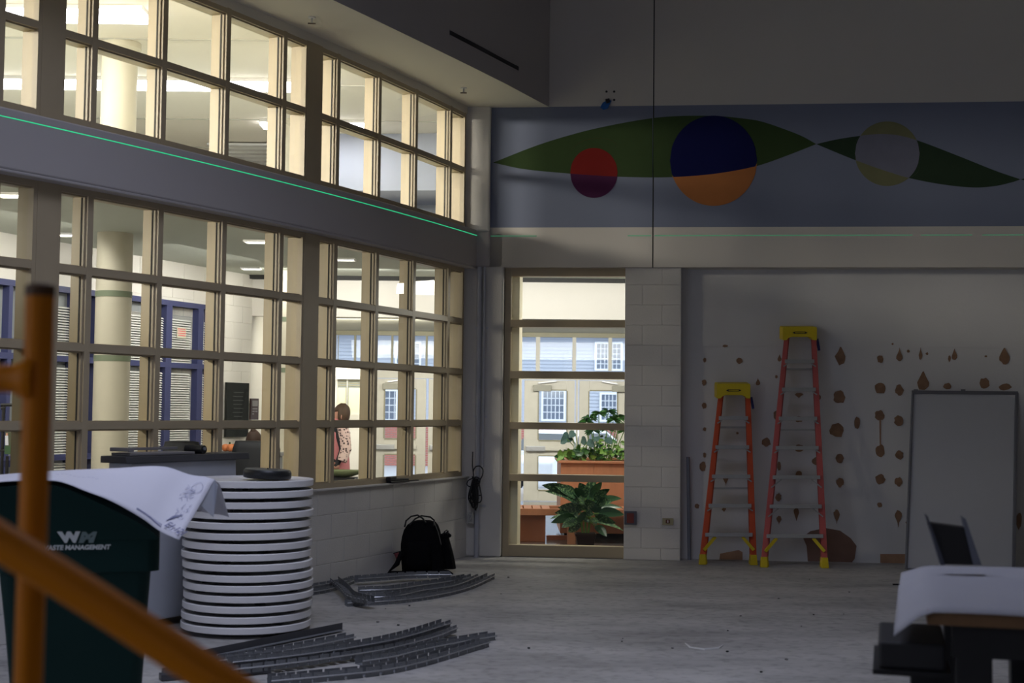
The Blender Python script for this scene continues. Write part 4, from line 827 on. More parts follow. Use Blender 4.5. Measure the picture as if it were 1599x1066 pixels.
# brick base, built brick by brick joined (too small to tell apart singly)
M_BRK = mat('red_brick', (.46, .16, .13), .8, noise=.25, scale=1.7); MB().box(-30, 34, BY - .10, BY - .01, GZ, GZ + 1.33).build('mortar', mat('mortar', (.5, .46, .44), .9), e)
b = MB(); z = GZ; r = 0
while z < GZ + 1.3:
    x = -6 + (.11 if r % 2 else 0)
    while x < 8: b.box(x, x + .2, BY - .125, BY - .1, z + .01, z + .068); x += .215
    z += .078; r += 1
o = b.build('brick_base', M_BRK, e); o['kind'] = 'stuff'
def bwin(x0, x1, y0, y1, nx, ny, half=False):
    P0, P1 = at(x0, y1, BY), at(x1, y0, BY); f = MB(); t = .07
    for (a, c, d, g) in ((P0.x - t, P1.x + t, P0.z - t, P0.z), (P0.x - t, P1.x + t, P1.z, P1.z + t), (P0.x - t, P0.x, P0.z, P1.z), (P1.x, P1.x + t, P0.z, P1.z)): f.box(a, c, BY - .1, BY, d, g)
    if half: mxx = (P0.x + P1.x) / 2; f.box(mxx - .04, mxx + .04, BY - .09, BY, P0.z, P1.z)
    w_ = f.build('window', M_WTR, e); MB().box(P0.x, P1.x, BY - .05, BY - .03, P0.z, P1.z).build('pane', mat('dark_pane', (.15, .18, .24), .08, spec=.8), w_)
    g = MB()
    for i in range(1, nx): xx = P0.x + (P1.x - P0.x) * i / nx; g.box(xx - .012, xx + .012, BY - .065, BY - .05, P0.z, P1.z)
    for i in range(1, ny): z_ = P0.z + (P1.z - P0.z) * i / ny; g.box(P0.x, P1.x, BY - .065, BY - .05, z_ - .012, z_ + .012)
    g.build('grille', M_WTR, w_)
    if half: MB().box(P0.x, (P0.x + P1.x) / 2 - .05, BY - .035, BY - .031 + .02, P0.z, P1.z)
bwin(931.5, 969, 537, 575.5, 6, 5, True); bwin(848, 880, 611, 654, 5, 4, False); bwin(939, 962, 616, 655, 4, 4, False); bwin(790, 806, 611, 654, 3, 4); bwin(600, 640, 611, 654, 5, 4, True); bwin(690, 720, 611, 654, 4, 4)
bwin(620, 655, 537, 575, 4, 5, True); bwin(720, 755, 537, 575, 4, 5, True)
# car
def car(X, Y, rz, lab, col):
    e = empty('parked_car', (X, Y, GZ), rz); tag(e, lab, 'car')
    m_ = mat('car_white', col, .25, coat=.6); L, Wd = 4.5, 1.76
    prof = [(-2.25, .32), (-2.25, .72), (-2.1, .86), (-1.5, .93), (-.95, 1.36), (-.5, 1.45), (.45, 1.44), (1.15, 1.0), (1.95, .86), (2.22, .68), (2.25, .32)]
    def loc(name, b, mt, par=e, **k): o = b.build(name, mt, None, loc=(0, 0, 0), **k); o.parent = par; return o
    b = MB(); rows = []
    for sy, k in ((-1, .80), (-1, 1), (1, 1), (1, .80)):
        rows.append([V((x, sy * Wd / 2 * (k if z > .95 else 1) , z)) for x, z in prof])
    b.grid([[V((x, -Wd / 2 * (.8 if z > 1.0 else 1), z)) for x, z in prof], [V((x, Wd / 2 * (.8 if z > 1.0 else 1), z)) for x, z in prof]]); n = len(prof)
    b.f.append(tuple(range(n))); b.f.append(tuple(reversed(range(n, 2 * n)))); b.f.append((0, n - 1, 2 * n - 1, n)); loc('body', b, m_, bevel=.04)
    gl = mat('car_glass', (.02, .025, .03), .08, spec=.8)
    for sy in (-1, 1):
        q = MB(); o_ = .745; q.prism([(-1.25, sy * (Wd / 2 - .03), .98), (.95, sy * (Wd / 2 - .03), 1.0), (.42, sy * (o_ - .03), 1.38), (-.5, sy * (o_ - .03), 1.39), (-.9, sy * (o_ - .03), 1.32)], (0, sy * .02, 0)); loc('side_window', q, gl)
        for xx in (-1.4, 1.42):
            q = MB().tube([(xx, sy * (Wd / 2 - .2), .32), (xx, sy * (Wd / 2 + .005), .32)], .33, 20); tw = loc('wheel', q, M_BLK)
            q = MB().tube([(xx, sy * (Wd / 2 - .05), .32), (xx, sy * (Wd / 2 + .012), .32)], .21, 16); loc('hub_cap', q, M_ALU, tw)
            for k in range(5):
                a = k * 1.2566; loc('spoke', MB().bar((xx, sy * (Wd / 2 + .016), .32), (xx + .2 * math.cos(a), sy * (Wd / 2 + .016), .32 + .2 * math.sin(a)), .03, .012), mat('rim_dark', (.08, .09, .10), .4), tw)
    loc('windshield', MB().prism([(.50, -.66, 1.43), (1.12, -.8, 1.03), (1.12, .8, 1.03), (.50, .66, 1.43)], (.02, 0, .012)), gl); loc('rear_window', MB().prism([(-.98, -.66, 1.36), (-1.45, -.8, .97), (-1.45, .8, .97), (-.98, .66, 1.36)], (-.02, 0, .012)), gl)
    for sy in (-1, 1): loc('headlight', MB().box(2.12, 2.24, sy * .62 - .18, sy * .62 + .18, .6, .74), M_ALU, bevel=.02)
    return e
cp = atz(872, 757, GZ); car(cp.x + .3, 33.5, .95, 'white car parked outside beyond the left vestibule door', (.80, .82, .86))

# ================================================================ THINGS IN THE HALL
# soffit sprinklers, slot diffuser
for (px, py, lab) in ((487, 27, 'small sprinkler head on the soffit above the second window bay'), (724, 137, 'small sprinkler head on the soffit close to the corner pier')):
    p = atz(px, py, ZS); e = empty('sprinkler_head', (p.x, p.y, ZS - .06)); tag(e, lab, 'sprinkler')
    MB().lathe([(.03, ZS - .008), (.03, ZS)], (p.x, p.y, 0), 14).build('escutcheon', M_WHITE, e); MB().tube([(p.x, p.y, ZS - .045), (p.x, p.y, ZS)], .008, 8).build('stem', M_ALU, e)
    MB().tube([(p.x - .03, p.y, ZS - .05), (p.x + .03, p.y, ZS - .05)], .006, 6).build('deflector', mat('dull_bronze', (.18, .14, .10), .5), e); 
def edge_pt(px, py):   # pixel on the dropped face above the soffit
    r = ray(px, py)
    for (a, b_) in zip(edge, edge[1:]):
        d = V((b_[0] - a[0], b_[1] - a[1], 0)); n = V((d.y, -d.x, 0)); t = ((a[0]) * n.x + (a[1]) * n.y) / (r.x * n.x + r.y * n.y); p = EYEP + r * t
        k = ((p.x - a[0]) * d.x + (p.y - a[1]) * d.y) / d.length_squared
        if -.001 <= k <= 1.001: return p, n.normalized()
q = MB(); ring = []
for i in range(9):
    t = i / 8; x = 702 + 107 * t; yu = 47.5 + (104 - 47.5) * t; yl = 54.5 + (110 - 54.5) * t
    pu, n = edge_pt(x, yu); pd, n = edge_pt(x, yl); ring.append((pu + n * .004, pd + n * .004))
zt_ = sum(a.z for a, b_ in ring) / 9; zb_ = sum(b_.z for a, b_ in ring) / 9
rows = [[V((a.x, a.y, zt_)), V((a.x, a.y, zb_))] for a, b_ in ring]
e = empty('slot_diffuser', rows[4][1]); tag(e, 'long thin black air slot in the dropped wall above the soffit', 'vent')
q.grid(rows).build('slot', M_BLK, e, solid=.006)
for z_ in (zt_ + .006, zb_ - .006):
    MB().tube([(r[0].x, r[0].y, z_) for r in rows], .005, 5).build('flange', M_BULK, e)
# conduits in the corner
e = empty('wall_conduit', BW(-.36, 0, -.06)); tag(e, 'pair of vertical conduits running down the corner beside the last window', 'pipe')
for (px, r_) in ((747.5, .026), (755.5, .014)):
    X = bx(px, 600, -.04)[0]; MB().tube([BW(X, 0 if r_ > .02 else .9, -.03), BW(X, 2.0, -.03), BW(X, ZB0, -.03)], r_, 10).build('pipe', mat('painted_pipe', (.40, .41, .46), .5), e, smooth=True)
    for z_ in (.5, 1.4, 2.3): MB().hexa([BW(X - r_ - .02, z_, -.004), BW(X + r_ + .02, z_, -.004), BW(X + r_ + .02, z_, .0), BW(X - r_ - .02, z_, .0), BW(X - r_ - .02, z_ + .02, -.004), BW(X + r_ + .02, z_ + .02, -.004), BW(X + r_ + .02, z_ + .02, .0), BW(X - r_ - .02, z_ + .02, .0)]).build('strap', M_ALU, e)
# hanging coil of black cable and the outlet under it
e = empty('cable_coil', BW(*bx(744, 760), -.12)); tag(e, 'tangled coil of black cable hanging in the corner beside the window sill', 'cable')
def CP(x, y, d=-.12): X, Z = bx(x, y, d); return BW(X, Z, d)
rc = random.Random(5)
MB().tube([CP(740, 705), CP(739.5, 726), CP(741, 740)], .006, 6).build('cable', M_BLK, e)
loops = [[(741, 745), (740, 735), (744, 728), (751, 727), (756, 733), (755, 742), (751, 749), (748, 756)], [(744, 745), (738, 747), (732, 750), (730, 756), (734, 760), (742, 759), (748, 755)], [(738, 760), (740, 748), (746, 744), (752, 748), (750, 757), (745, 762), (740, 758)]]
for k in range(15):
    x0 = 741 + rc.uniform(-4, 5); x1 = x0 + rc.uniform(-3, 6); yb = 790 + rc.uniform(-12, 8); loops.append([(742 + rc.uniform(-3, 6), 745 + rc.uniform(-2, 8)), (x0 - rc.uniform(1, 4), 765), (x0 - rc.uniform(1, 6), 778), (x0 + .5, yb), (x1 + 1, yb - 1), (x1 + rc.uniform(1, 4), 778), (x1, 760), (744 + rc.uniform(-2, 5), 747)])
for lp in loops:
    d0 = -.12 + rc.uniform(-.035, .03); pts = []
    for a, b_ in zip(lp, lp[1:]):
        for t in (0, .33, .66): pts.append(CP(a[0] + (b_[0] - a[0]) * t, a[1] + (b_[1] - a[1]) * t, d0))
    pts.append(CP(*lp[-1], d0)); sm = [pts[0]] + [(pts[i - 1] + pts[i] * 2 + pts[i + 1]) / 4 for i in range(1, len(pts) - 1)] + [pts[-1]]
    MB().tube(sm, .0058, 6).build('loop', M_BLK, e, smooth=True)
MB().tube([CP(747, 774), CP(753, 773)], .006, 6).build('plug_end', M_BLK, e)
MB().tube([CP(744, 742, -.0), CP(744, 742, -.14)], .006, 6).build('hook', M_ALU, e)
def wall_plate(name, x0, x1, y0, y1, d, th, mt, lab, cat):
    X0, Z0 = bx(x0, y1, d); X1, Z1 = bx(x1, y0, d); e = empty(name, BW(X0, Z0, d)); tag(e, lab, cat)
    def bb(a, c, f, g, dd, t, mt, nm): MB().hexa([BW(X0 + (X1 - X0) * a, Z0 + (Z1 - Z0) * f, dd - t), BW(X0 + (X1 - X0) * c, Z0 + (Z1 - Z0) * f, dd - t), BW(X0 + (X1 - X0) * c, Z0 + (Z1 - Z0) * f, dd), BW(X0 + (X1 - X0) * a, Z0 + (Z1 - Z0) * f, dd), BW(X0 + (X1 - X0) * a, Z0 + (Z1 - Z0) * g, dd - t), BW(X0 + (X1 - X0) * c, Z0 + (Z1 - Z0) * g, dd - t), BW(X0 + (X1 - X0) * c, Z0 + (Z1 - Z0) * g, dd), BW(X0 + (X1 - X0) * a, Z0 + (Z1 - Z0) * g, dd)]).build(nm, mt, e, bevel=.002)
    bb(0, 1, 0, 1, d, th, mt, 'plate'); return e, bb
e, bb = wall_plate('junction_box', 974.3, 993.5, 798, 818.3, .042, .03, mat('plate_grey_blue', (.10, .105, .13), .5), 'square grey wall box with a red centre on the block pillar', 'wall box'); bb(.2, .78, .12, .86, .012, .004, mat('dull_red', (.20, .045, .035), .6), 'red_cover')
e, bb = wall_plate('wall_outlet', 1033.5, 1051, 809, 819, .042, .012, mat('ivory_plate', (.36, .33, .20), .5), 'small ivory electrical outlet low on the block pillar', 'outlet'); bb(.3, .68, .25, .8, .03, .004, mat('outlet_dark', (.12, .04, .02), .5), 'receptacle'); bb(.44, .54, .35, .7, .026, .003, M_WHITE, 'contact')
e, bb = wall_plate('wall_outlet', 731, 741, 800, 817, -.02, .04, mat('outlet_box', (.42, .42, .40), .5), 'white surface outlet below the black cable coil', 'outlet'); bb(.25, .75, .2, .8, -.06, .004, mat('outlet_face', (.30, .30, .30), .5), 'receptacle')
MB().tube([CP(740, 797, -.08), CP(737, 808, -.08), CP(732, 816, -.07), CP(730, 806, -.07), CP(733, 800, -.07)], .005, 6).build('cord', M_ALU, e)
# black tools on the sill
sp = W(-14.95, -.07, .812); e = empty('hand_tool', sp); tag(e, 'black hand tool lying on the ledge below the fourth glass column', 'tool')
q0, q1 = W(-15.22, -.07, .84), W(-14.88, -.07, .832)
MB().bar(q0 + V((0, 0, .004)), q1, .035, .022).build('handle', M_BLK, e, bevel=.006); MB().bar(q0 + V((0, -.01, -.018)), q1 + V((0, 0, -.012)), .05, .014).build('base', M_BLK, e, bevel=.003)
MB().bar(W(-15.24, -.07, .85), W(-15.12, -.07, .85), .05, .04).build('head', M_BLK, e, bevel=.008); MB().bar(W(-14.9, -.07, .818), W(-14.68, -.07, .818), .03, .008).build('blade', M_BLK, e)
# backpack and side bag
BYp = 12.2; bp0 = at(650, 893, BYp); e = empty('backpack', (bp0.x, 12.25, 0)); tag(e, 'large black backpack with loop handles standing against the block wall', 'backpack')
def bagp(x, y, Y): p = at(x, y, Y); return V((p.x, Y, max(p.z, .004)))
sil = [(627, 891, 706), (626, 880, 700), (625, 865, 692), (625, 850, 690), (627, 838, 689), (630, 828, 687), (635, 820, 684), (642, 815, 680), (650, 813, 672)]
rows = []
for (xl_, y, xr_) in sil:
    P0, P1 = bagp(xl_, y, 12.2), bagp(min(xr_, 694), y, 12.2); z = P0.z; c = (P0.x + P1.x) / 2; h = (P1.x - P0.x) / 2; dpt = .13 * (1 - .5 * max(0, (z - .3) / .2)); row = []
    for k in range(20):
        a = 2 * math.pi * k / 20; sx = math.copysign(abs(math.cos(a)) ** .6, math.cos(a)); sy = math.copysign(abs(math.sin(a)) ** .6, math.sin(a)); row.append(V((c + h * sx, 12.25 + dpt * sy, z)))
    row.append(row[0]); rows.append(row)
b = MB().grid(rows); b.f.append(tuple(range(20))); b.f.append(tuple((len(sil) - 1) * 21 + k for k in reversed(range(20)))); b.build('body', M_BLKC, e, smooth=True)
rows = []
for t in range(7):
    z = .05 + .24 * math.sin(t / 6 * math.pi / 2); w_ = .125 * (1 - .15 * (t / 6) ** 2); rows.append([V((bp0.x + .02 + w_ * u, 12.12 - .05 * (1 - u * u) * (1 - (t / 6) ** 3), z)) for u in (-1, -.6, 0, .6, 1)])
MB().grid(rows).build('front_pocket', M_BLKC, e, smooth=True, solid=.01)
for lp in (((632, 822), (634, 813), (642, 806), (652, 804), (660, 809), (665, 816)), ((640, 819), (648, 810), (658, 805), (672, 807), (678, 812), (677, 821))):
    MB().tube([bagp(x, y, 12.14 + .04 * i % .1) for i, (x, y) in enumerate(lp)], .008, 6).build('handle', M_BLK, e, smooth=True)
MB().tube([bagp(627, 862, 12.12), bagp(620, 880, 12.05), bagp(606, 893, 12.0), bagp(640, 893, 12.02)], [.02, .025, .012, .012], 6).build('shoulder_strap', M_BLKC, e, smooth=True)
MB().tube([bagp(683, 890, 12.05), bagp(700, 892, 12.0), bagp(706, 896, 11.95)], [.018, .014, .012], 6).build('buckle_strap', M_BLKC, e, smooth=True)
MB().tube([bagp(678, 815, 12.13), bagp(684, 830, 12.11), bagp(689, 850, 12.1)], .004, 5).build('zipper', mat('zip_grey', (.10, .10, .09), .5), e)
e = empty('small_bag', bagp(698, 886, 12.25)); tag(e, 'smaller slumped black drawstring bag at the right side of the backpack', 'bag')
sil = [(690, 887, 712), (689, 878, 711), (687, 864, 708), (686, 852, 705), (686, 842, 702), (688, 836, 701), (691, 832, 702)]; rows = []
for i, (xl_, y, xr_) in enumerate(sil):
    P0, P1 = bagp(xl_, y, 12.3), bagp(xr_, y, 12.3); c = (P0.x + P1.x) / 2; h = (P1.x - P0.x) / 2; row = [V((c + h * math.cos(2 * math.pi * k / 14), 12.3 + .08 * math.sin(2 * math.pi * k / 14) * (1 + .12 * math.cos(k * 2.5 + i)), P0.z)) for k in range(14)]; row.append(row[0]); rows.append(row)
b = MB().grid(rows); b.f.append(tuple(range(14))); b.f.append(tuple(6 * 15 + k for k in reversed(range(14)))); b.build('body', M_BLKC, e, smooth=True)
for lp in (((691, 838), (694, 830), (698, 827), (699, 832), (696, 840)), ((694, 839), (697, 831), (700, 828), (698, 838))): MB().tube([bagp(x, y, 12.24) for x, y in lp], .006, 6).build('handle', M_BLK, e, smooth=True)
for k in range(5): p = bagp(689 + k * 3.2, 836 + (k % 2) * 2, 12.24); MB().sphere(p, .018, 8, 6).build('gathered_fold', M_BLKC, e)
e = empty('red_bottle', bagp(621, 876, 12.2)); tag(e, 'small dull red pouch peeking out left of the backpack', 'pouch')
MB().hexa([bagp(620, 876, 12.18), bagp(627, 873, 12.18), bagp(627, 873, 12.24), bagp(620, 876, 12.24), bagp(615, 864, 12.18), bagp(624, 862, 12.18), bagp(624, 862, 12.24), bagp(615, 864, 12.24)]).build('pouch', mat('dull_red_cloth', (.16, .035, .04), .8), e, bevel=.008)
MB().tube([bagp(614, 864, 12.2), bagp(625, 861, 12.2)], .006, 6).build('seam', M_BLKC, e)
bpy.data.objects['red_bottle'].name = 'red_pouch'
# ---------------------------------------------------------------- flexible floor tracks
def spline(pts, n):
    out = []; P = [V(p) for p in pts]; P = [P[0] * 2 - P[1]] + P + [P[-1] * 2 - P[-2]]; L = len(P) - 3
    for i in range(n + 1):
        t = i / n * L; k = min(int(t), L - 1); u = t - k; a, b_, c, d = P[k:k + 4]
        out.append(.5 * ((2 * b_) + (c - a) * u + (2 * a - 5 * b_ + 4 * c - d) * u * u + (3 * b_ - a - 3 * c + d) * u ** 3))
    return out
link_cache = {}
def link_mesh(L, mt, w_, h_):
    key = (round(L, 3), w_, h_, mt.name)
    if key not in link_cache:
        t = .003; g = .006; b = MB(); b.box(g, L - g, -w_ / 2, w_ / 2, 0, t); b.box(g * .3, L - g * 1.6, -w_ / 2, -w_ / 2 + t, t, h_); b.box(g * .3, L - g * 1.6, w_ / 2 - t, w_ / 2, t, h_)
        b.box(L * .3, L * .7, -w_ / 2 - .004, -w_ / 2, h_ * .35, h_ * .75)
        me = bpy.data.meshes.new('link'); me.from_pydata(b.v, [], b.f); me.materials.append(mt); link_cache[key] = me
    return link_cache[key]
def track(pts, z, lab, name='curved_track', w_=.07, h_=.05, seg=.078, group=None, tilt=0):
    P = [atz(x, y, z) for x, y in pts]; fine = spline(P, 60); tot = sum((a - b_).length for a, b_ in zip(fine, fine[1:])); n = max(3, int(tot / seg)); pp_ = spline(P, n)
    e = empty(name, pp_[0]); tag(e, lab, 'metal track', group)
    for i in range(n):
        d = pp_[i + 1] - pp_[i]; o = bpy.data.objects.new('link', link_mesh(seg, M_GALV, w_, h_)); C.objects.link(o); o.parent = e; o.location = pp_[i] - pp_[0]
        o.rotation_euler = (tilt + rng.uniform(-.03, .03), -math.asin(max(-1, min(1, d.z / max(d.length, 1e-6)))), math.atan2(d.y, d.x)); o.scale = (d.length / seg, 1, 1)
    for s_ in (-1, 1):
        MB().tube([p + V((-(fine[min(i + 1, 60)] - fine[max(i - 1, 0)]).normalized().y, (fine[min(i + 1, 60)] - fine[max(i - 1, 0)]).normalized().x, 0)) * (w_ / 2 + .003) * s_ + V((0, 0, h_ * .55)) for i, p in enumerate(fine)], .005, 5).build('strap', M_ALU, e)
    return e
N_ = 'segmented grey metal track on the floor, '
track([(540, 946), (611, 942), (667, 935), (724, 922), (767, 903)], 0, 'outermost long curved metal track of the pile below the backpack')
track([(572, 936), (610, 935), (652, 926), (706, 917), (741, 903)], 0, 'second curved track inward of the pile by the backpack', h_=.045)
track([(560, 926), (610, 924), (652, 918), (700, 911), (731, 905)], 0, 'third curved track inward of the pile by the backpack')
track([(556, 908), (600, 905), (640, 902), (705, 901)], .03, 'straighter metal track lying just below the backpack')
track([(470, 922), (505, 916), (535, 911), (557, 908)], 0, 'short metal track against the block wall left of the backpack pile')
track([(470, 930), (500, 926), (528, 918), (548, 910)], 0, 'short metal track emerging from behind the stack of round tops')
track([(523, 910), (538, 922), (551, 935), (580, 942)], .045, 'metal track lying crosswise over the pile below the backpack', tilt=.15)
track([(420, 1070), (485, 1064), (590, 1053), (660, 1038), (723, 1019), (757, 1009)], 0, 'nearest long curved metal track at the bottom of the picture', h_=.055, seg=.085)
track([(560, 1038), (610, 1030), (650, 1020), (710, 1008), (769, 998)], .0, 'pale bluish metal track ending furthest towards the hall centre')
track([(352, 1052), (440, 1042), (520, 1031), (600, 1018), (670, 1000), (706, 986)], .02, 'thick ribbed metal track in the middle of the front pile')
track([(359, 1040), (440, 1031), (520, 1020), (600, 1006), (650, 993), (697, 978)], .05, 'uppermost ribbed metal track lying on the front pile')
track([(330, 1038), (400, 1028), (470, 1016), (548, 1000)], .0, 'short metal track along the back of the front pile')
P0, P1 = atz(300, 1033, .0), atz(531, 986, .0); e = empty('steel_angle', P0); tag(e, 'straight steel angle bar lying before the stack of round tops', 'steel bar')
MB().bar(P0 + V((0, 0, .012)), P1 + V((0, 0, .012)), .06, .004).build('flange', M_GALV, e); MB().bar(P0 + V((.01, .03, .03)), P1 + V((.01, .03, .03)), .004, .05).build('web', mat('dark_steel', (.10, .10, .11), .5, metal=.6), e)
P0, P1 = atz(250, 1062, .0), atz(420, 1050, .0); e = empty('steel_angle', P0); tag(e, 'dark steel bar under the near end of the front track pile', 'steel bar')
MB().bar(P0 + V((0, 0, .02)), P1 + V((0, 0, .02)), .08, .03).build('flange', MATS['dark_steel'], e); MB().bar(P0 + V((0, .03, .04)), P1 + V((0, .03, .04)), .01, .04).build('web', M_GALV, e)
# chalk mark and debris
e = MB(); pts = [atz(x, y, .002) for x, y in ((1070, 1004), (1078, 1011), (1100, 1014), (1122, 1012), (1129, 1007))]
e.tube(pts, [.004, .008, .009, .008, .004], 6).build('chalk_mark', mat('chalk', (.6, .6, .58), .9), fl)
o = MB().bar(atz(1394, 912, .006), atz(1431, 912.5, .006), .02, .012).build('rubber_strip', M_BLK); tag(o, 'thin black strip lying on the floor before the white board', 'strip')
for k in range(26):
    p = atz(rng.uniform(560, 1350), rng.uniform(890, 1050), .0); r = rng.uniform(.005, .012)
    MB().sphere(p + V((0, 0, r * .5)), r, 6, 4, (1, 1, .5)).build('debris', M_BLK if k % 2 else mat('grit', (.2, .19, .18), .9), fl)
# ---------------------------------------------------------------- stack of round tops
M_TOP = mat('white_table_top', (.80, .79, .79), .4, noise=.02); cyS = 9.08; cS = at(386, 900, cyS).x
ordw = ['bottommost', 'second lowest', 'third lowest', 'fourth lowest', 'fifth lowest', 'sixth lowest', 'seventh lowest', 'middle', 'seventh from the top', 'sixth from the top', 'fifth from the top', 'fourth from the top', 'third from the top', 'second from the top', 'topmost']
proto = None; sh = [0, 3, 3, 4, 3, 3, 3, -3, -1, -1, 0, 2, -2, 0, 0]; R0 = .428
jx = [0, .5, 2, 3, 2.5, 2, 1, -1.5, -.5, -1, -2, 1, -1, 0, 0]
for i in range(15):
    z = .028 + i * .0665
    if proto is None:
        e = empty('round_table_top', (cS, cyS, z)); c0 = (cS, cyS, z)
        MB().lathe([(R0 - .03, 0), (R0 - .004, 0), (R0, .004), (R0, .039), (R0 - .004, .043), (R0 - .02, .044), (R0 - .025, .040), (.05, .040)], c0, 96).build('rim_ring', M_TOP, e, smooth=True)
        MB().lathe([(R0 - .035, .012), (R0 - .035, .034)], c0, 64).build('underside', M_TOP, e, smooth=True)
        for k in range(3):
            a = k * 2.094 + .5; MB().box(cS + .33 * math.cos(a) - .03, cS + .33 * math.cos(a) + .03, cyS + .33 * math.sin(a) - .03, cyS + .33 * math.sin(a) + .03, z - .0215, z + .012).build('spacer_block', M_BLK, e)
        proto = e
    else: e = copy_tree(proto)
    e.location = (cS + jx[i] * .0042, cyS + rng.uniform(-.008, .004), z); e.rotation_euler = (rng.uniform(-.004, .004), rng.uniform(-.003, .003), rng.uniform(0, 6))
    tag(e, 'white round table top, %s of the stack of fifteen' % ordw[i], 'table top', 'stacked round table tops')
zt = .028 + 14 * .0665 + .044
p = at(417, 750, 8.95); e = empty('round_pan', (p.x, 8.95, zt)); tag(e, 'black round pan lying slightly tilted on top of the white stack', 'pan')
o = MB().lathe([(.14, 0), (.155, .004), (.16, .02), (.158, .045), (.15, .056), (.02, .058)], (p.x, 8.95, zt), 48).build('shell', mat('lid_black', (.016, .017, .018), .4), e, smooth=True)
MB().lathe([(.148, .0565), (.146, .0605), (.02, .0605)], (p.x, 8.95, zt), 40).build('top_plate', mat('lid_top', (.10, .105, .10), .5), e, smooth=True); MB().sphere((p.x, 8.95, zt + .063), .006, 8, 6).build('rivet', M_BLK, e)
e.rotation_euler = (0, .045, 0); e.location.z += .008
# ---------------------------------------------------------------- hopper cart behind the stack
M_HOP = mat('hopper_grey', (.46, .48, .53), .5, noise=.05)
def s_at(px, off, lo=-21.5, hi=-14.0):
    def X(s_): p = W(s_, off, 1.1) - EYEP; return CX + F * p.dot(RT) / p.dot(FW)
    for _ in range(40):
        m_ = (lo + hi) / 2
        if X(m_) < px: lo = m_
        else: hi = m_
    return lo
sl, sr = s_at(163, .03), s_at(384, .24); HZT = 1.15
e = empty('hopper_cart', W((sl + sr) / 2, .12, 0)); tag(e, 'long pale grey hopper cart with dark rim behind the white round table tops', 'cart')
rows = []
for i in range(9):
    t = i / 8; a_ = sl + .04 + (sr - .10 - sl - .04) * t; b_ = sl + .10 + (sr - sl - .12) * t
    rows.append([W(b_, .03, .05), W(b_, .22, .05), W(a_, .235, HZT - .045), W(a_, .03, HZT - .045), W(b_, .03, .05)])
b = MB().grid(rows); b.f += [(0, 1, 2, 3), (43, 42, 41, 40)]; b.build('body', M_HOP, e, bevel=.01)
rows = []
for i in range(9):
    q = sl - .02 + (sr - sl + .04) * i / 8; rows.append([W(q, .015, HZT - .045), W(q, .262, HZT - .045), W(q, .25, HZT), W(q, .015, HZT), W(q, .015, HZT - .045)])
b = MB().grid(rows); b.f += [(0, 1, 2, 3), (43, 42, 41, 40)]; b.build('rim', mat('hopper_rim', (.05, .05, .055), .5), e, bevel=.005)
for q in (sl + .3, sr - .3): MB().tube([W(q - .02, .12, .045), W(q + .02, .12, .045)], .04, 14).build('caster', M_BLK, e)
def lbox(name, s0, s1, o0, o1, z0, z1, mt, par, bevel=0): return fbox(s0, s1, o1, o0, z0, z1).build(name, mt, par, bevel=bevel)
ta, tb = s_at(175, .05), s_at(294, .16); e = empty('flat_tray', W((ta + tb) / 2, .12, HZT)); tag(e, 'flat grey tray lying on the rim of the hopper cart', 'tray'); M_TRY = mat('tray_grey', (.22, .21, .21), .5)
lbox('base', ta, tb, .04, .22, HZT + .001, HZT + .02, M_TRY, e, .004); lbox('lip', ta - .015, ta + .03, .04, .22, HZT + .03, HZT + .055, M_TRY, e, .003); lbox('lip', ta, tb, .04, .06, HZT + .03, HZT + .05, M_TRY, e, .003)
rp = W(s_at(303, .12), .12, HZT); e = empty('tape_roll', rp); tag(e, 'short black roll standing at the end of the grey tray', 'roll')
MB().tube([W(s_at(303, .12), .05, HZT + .03), W(s_at(303, .12), .21, HZT + .03)], .03, 16).build('roll', M_BLK, e, smooth=True); MB().tube([W(s_at(303, .12), .04, HZT + .036), W(s_at(303, .12), .22, HZT + .036)], .012, 10).build('core', M_GALV, e)
# ---------------------------------------------------------------- green waste cart with a drawing sheet
GY = 5.9; M_BIN = mat('dark_green_plastic', (.004, .026, .023), .55, noise=.1, scale=3, spec=.2); e = empty('wheeled_waste_bin', (at(125, 900, GY).x, GY + .35, 0)); tag(e, 'dark green wheeled waste bin with white lettering, partly behind the yellow rail', 'waste bin')
GC = at(256, 890, GY).x; GR = math.radians(14.6)     # the bin stands turned by 14.6 degrees about its front right corner
def gd_(x): k = (799 - x) / F; return (GY * k + GC) / (math.cos(GR) + math.sin(GR) * k)
def gp(x, y, Y=GY): d = gd_(x); return V((GC - d, Y, at(x, y, GY - math.sin(GR) * d).z))
xl0, xr0 = gp(-2, 890).x, gp(256, 890).x; xlb, xrb = gp(6, 890).x, gp(243, 890).x; zcol = gp(250, 893).z; ztop = gp(250, 835).z
rows = []
for (z, a, c, d) in ((.08, xlb + .07, xrb - .035, .06), (.5, xlb + .03, xrb - .015, .03), (zcol, xlb, xrb, .015), (zcol + .001, xlb, xrb, .015)):
    y0, y1 = GY + d, GY + .70 - d; r = .05; row = []
    for (cx_, cy_, a0) in ((c - r, y0 + r, -90), (c - r, y1 - r, 0), (a + r, y1 - r, 90), (a + r, y0 + r, 180)):
        for k in range(5): an = math.radians(a0 + k * 22.5); row.append(V((cx_ + r * math.cos(an), cy_ + r * math.sin(an), z)))
    row.append(row[0]); rows.append(row)
b = MB().grid(rows); b.f.append(tuple(range(20))); b.build('body', M_BIN, e, smooth=True)
def rrow(a, c, y0, y1, z, r=.05):
    row = []
    for (cx_, cy_, a0) in ((c - r, y0 + r, -90), (c - r, y1 - r, 0), (a + r, y1 - r, 90), (a + r, y0 + r, 180)):
        for k in range(5): an = math.radians(a0 + k * 22.5); row.append(V((cx_ + r * math.cos(an), cy_ + r * math.sin(an), z)))
    row.append(row[0]); return row
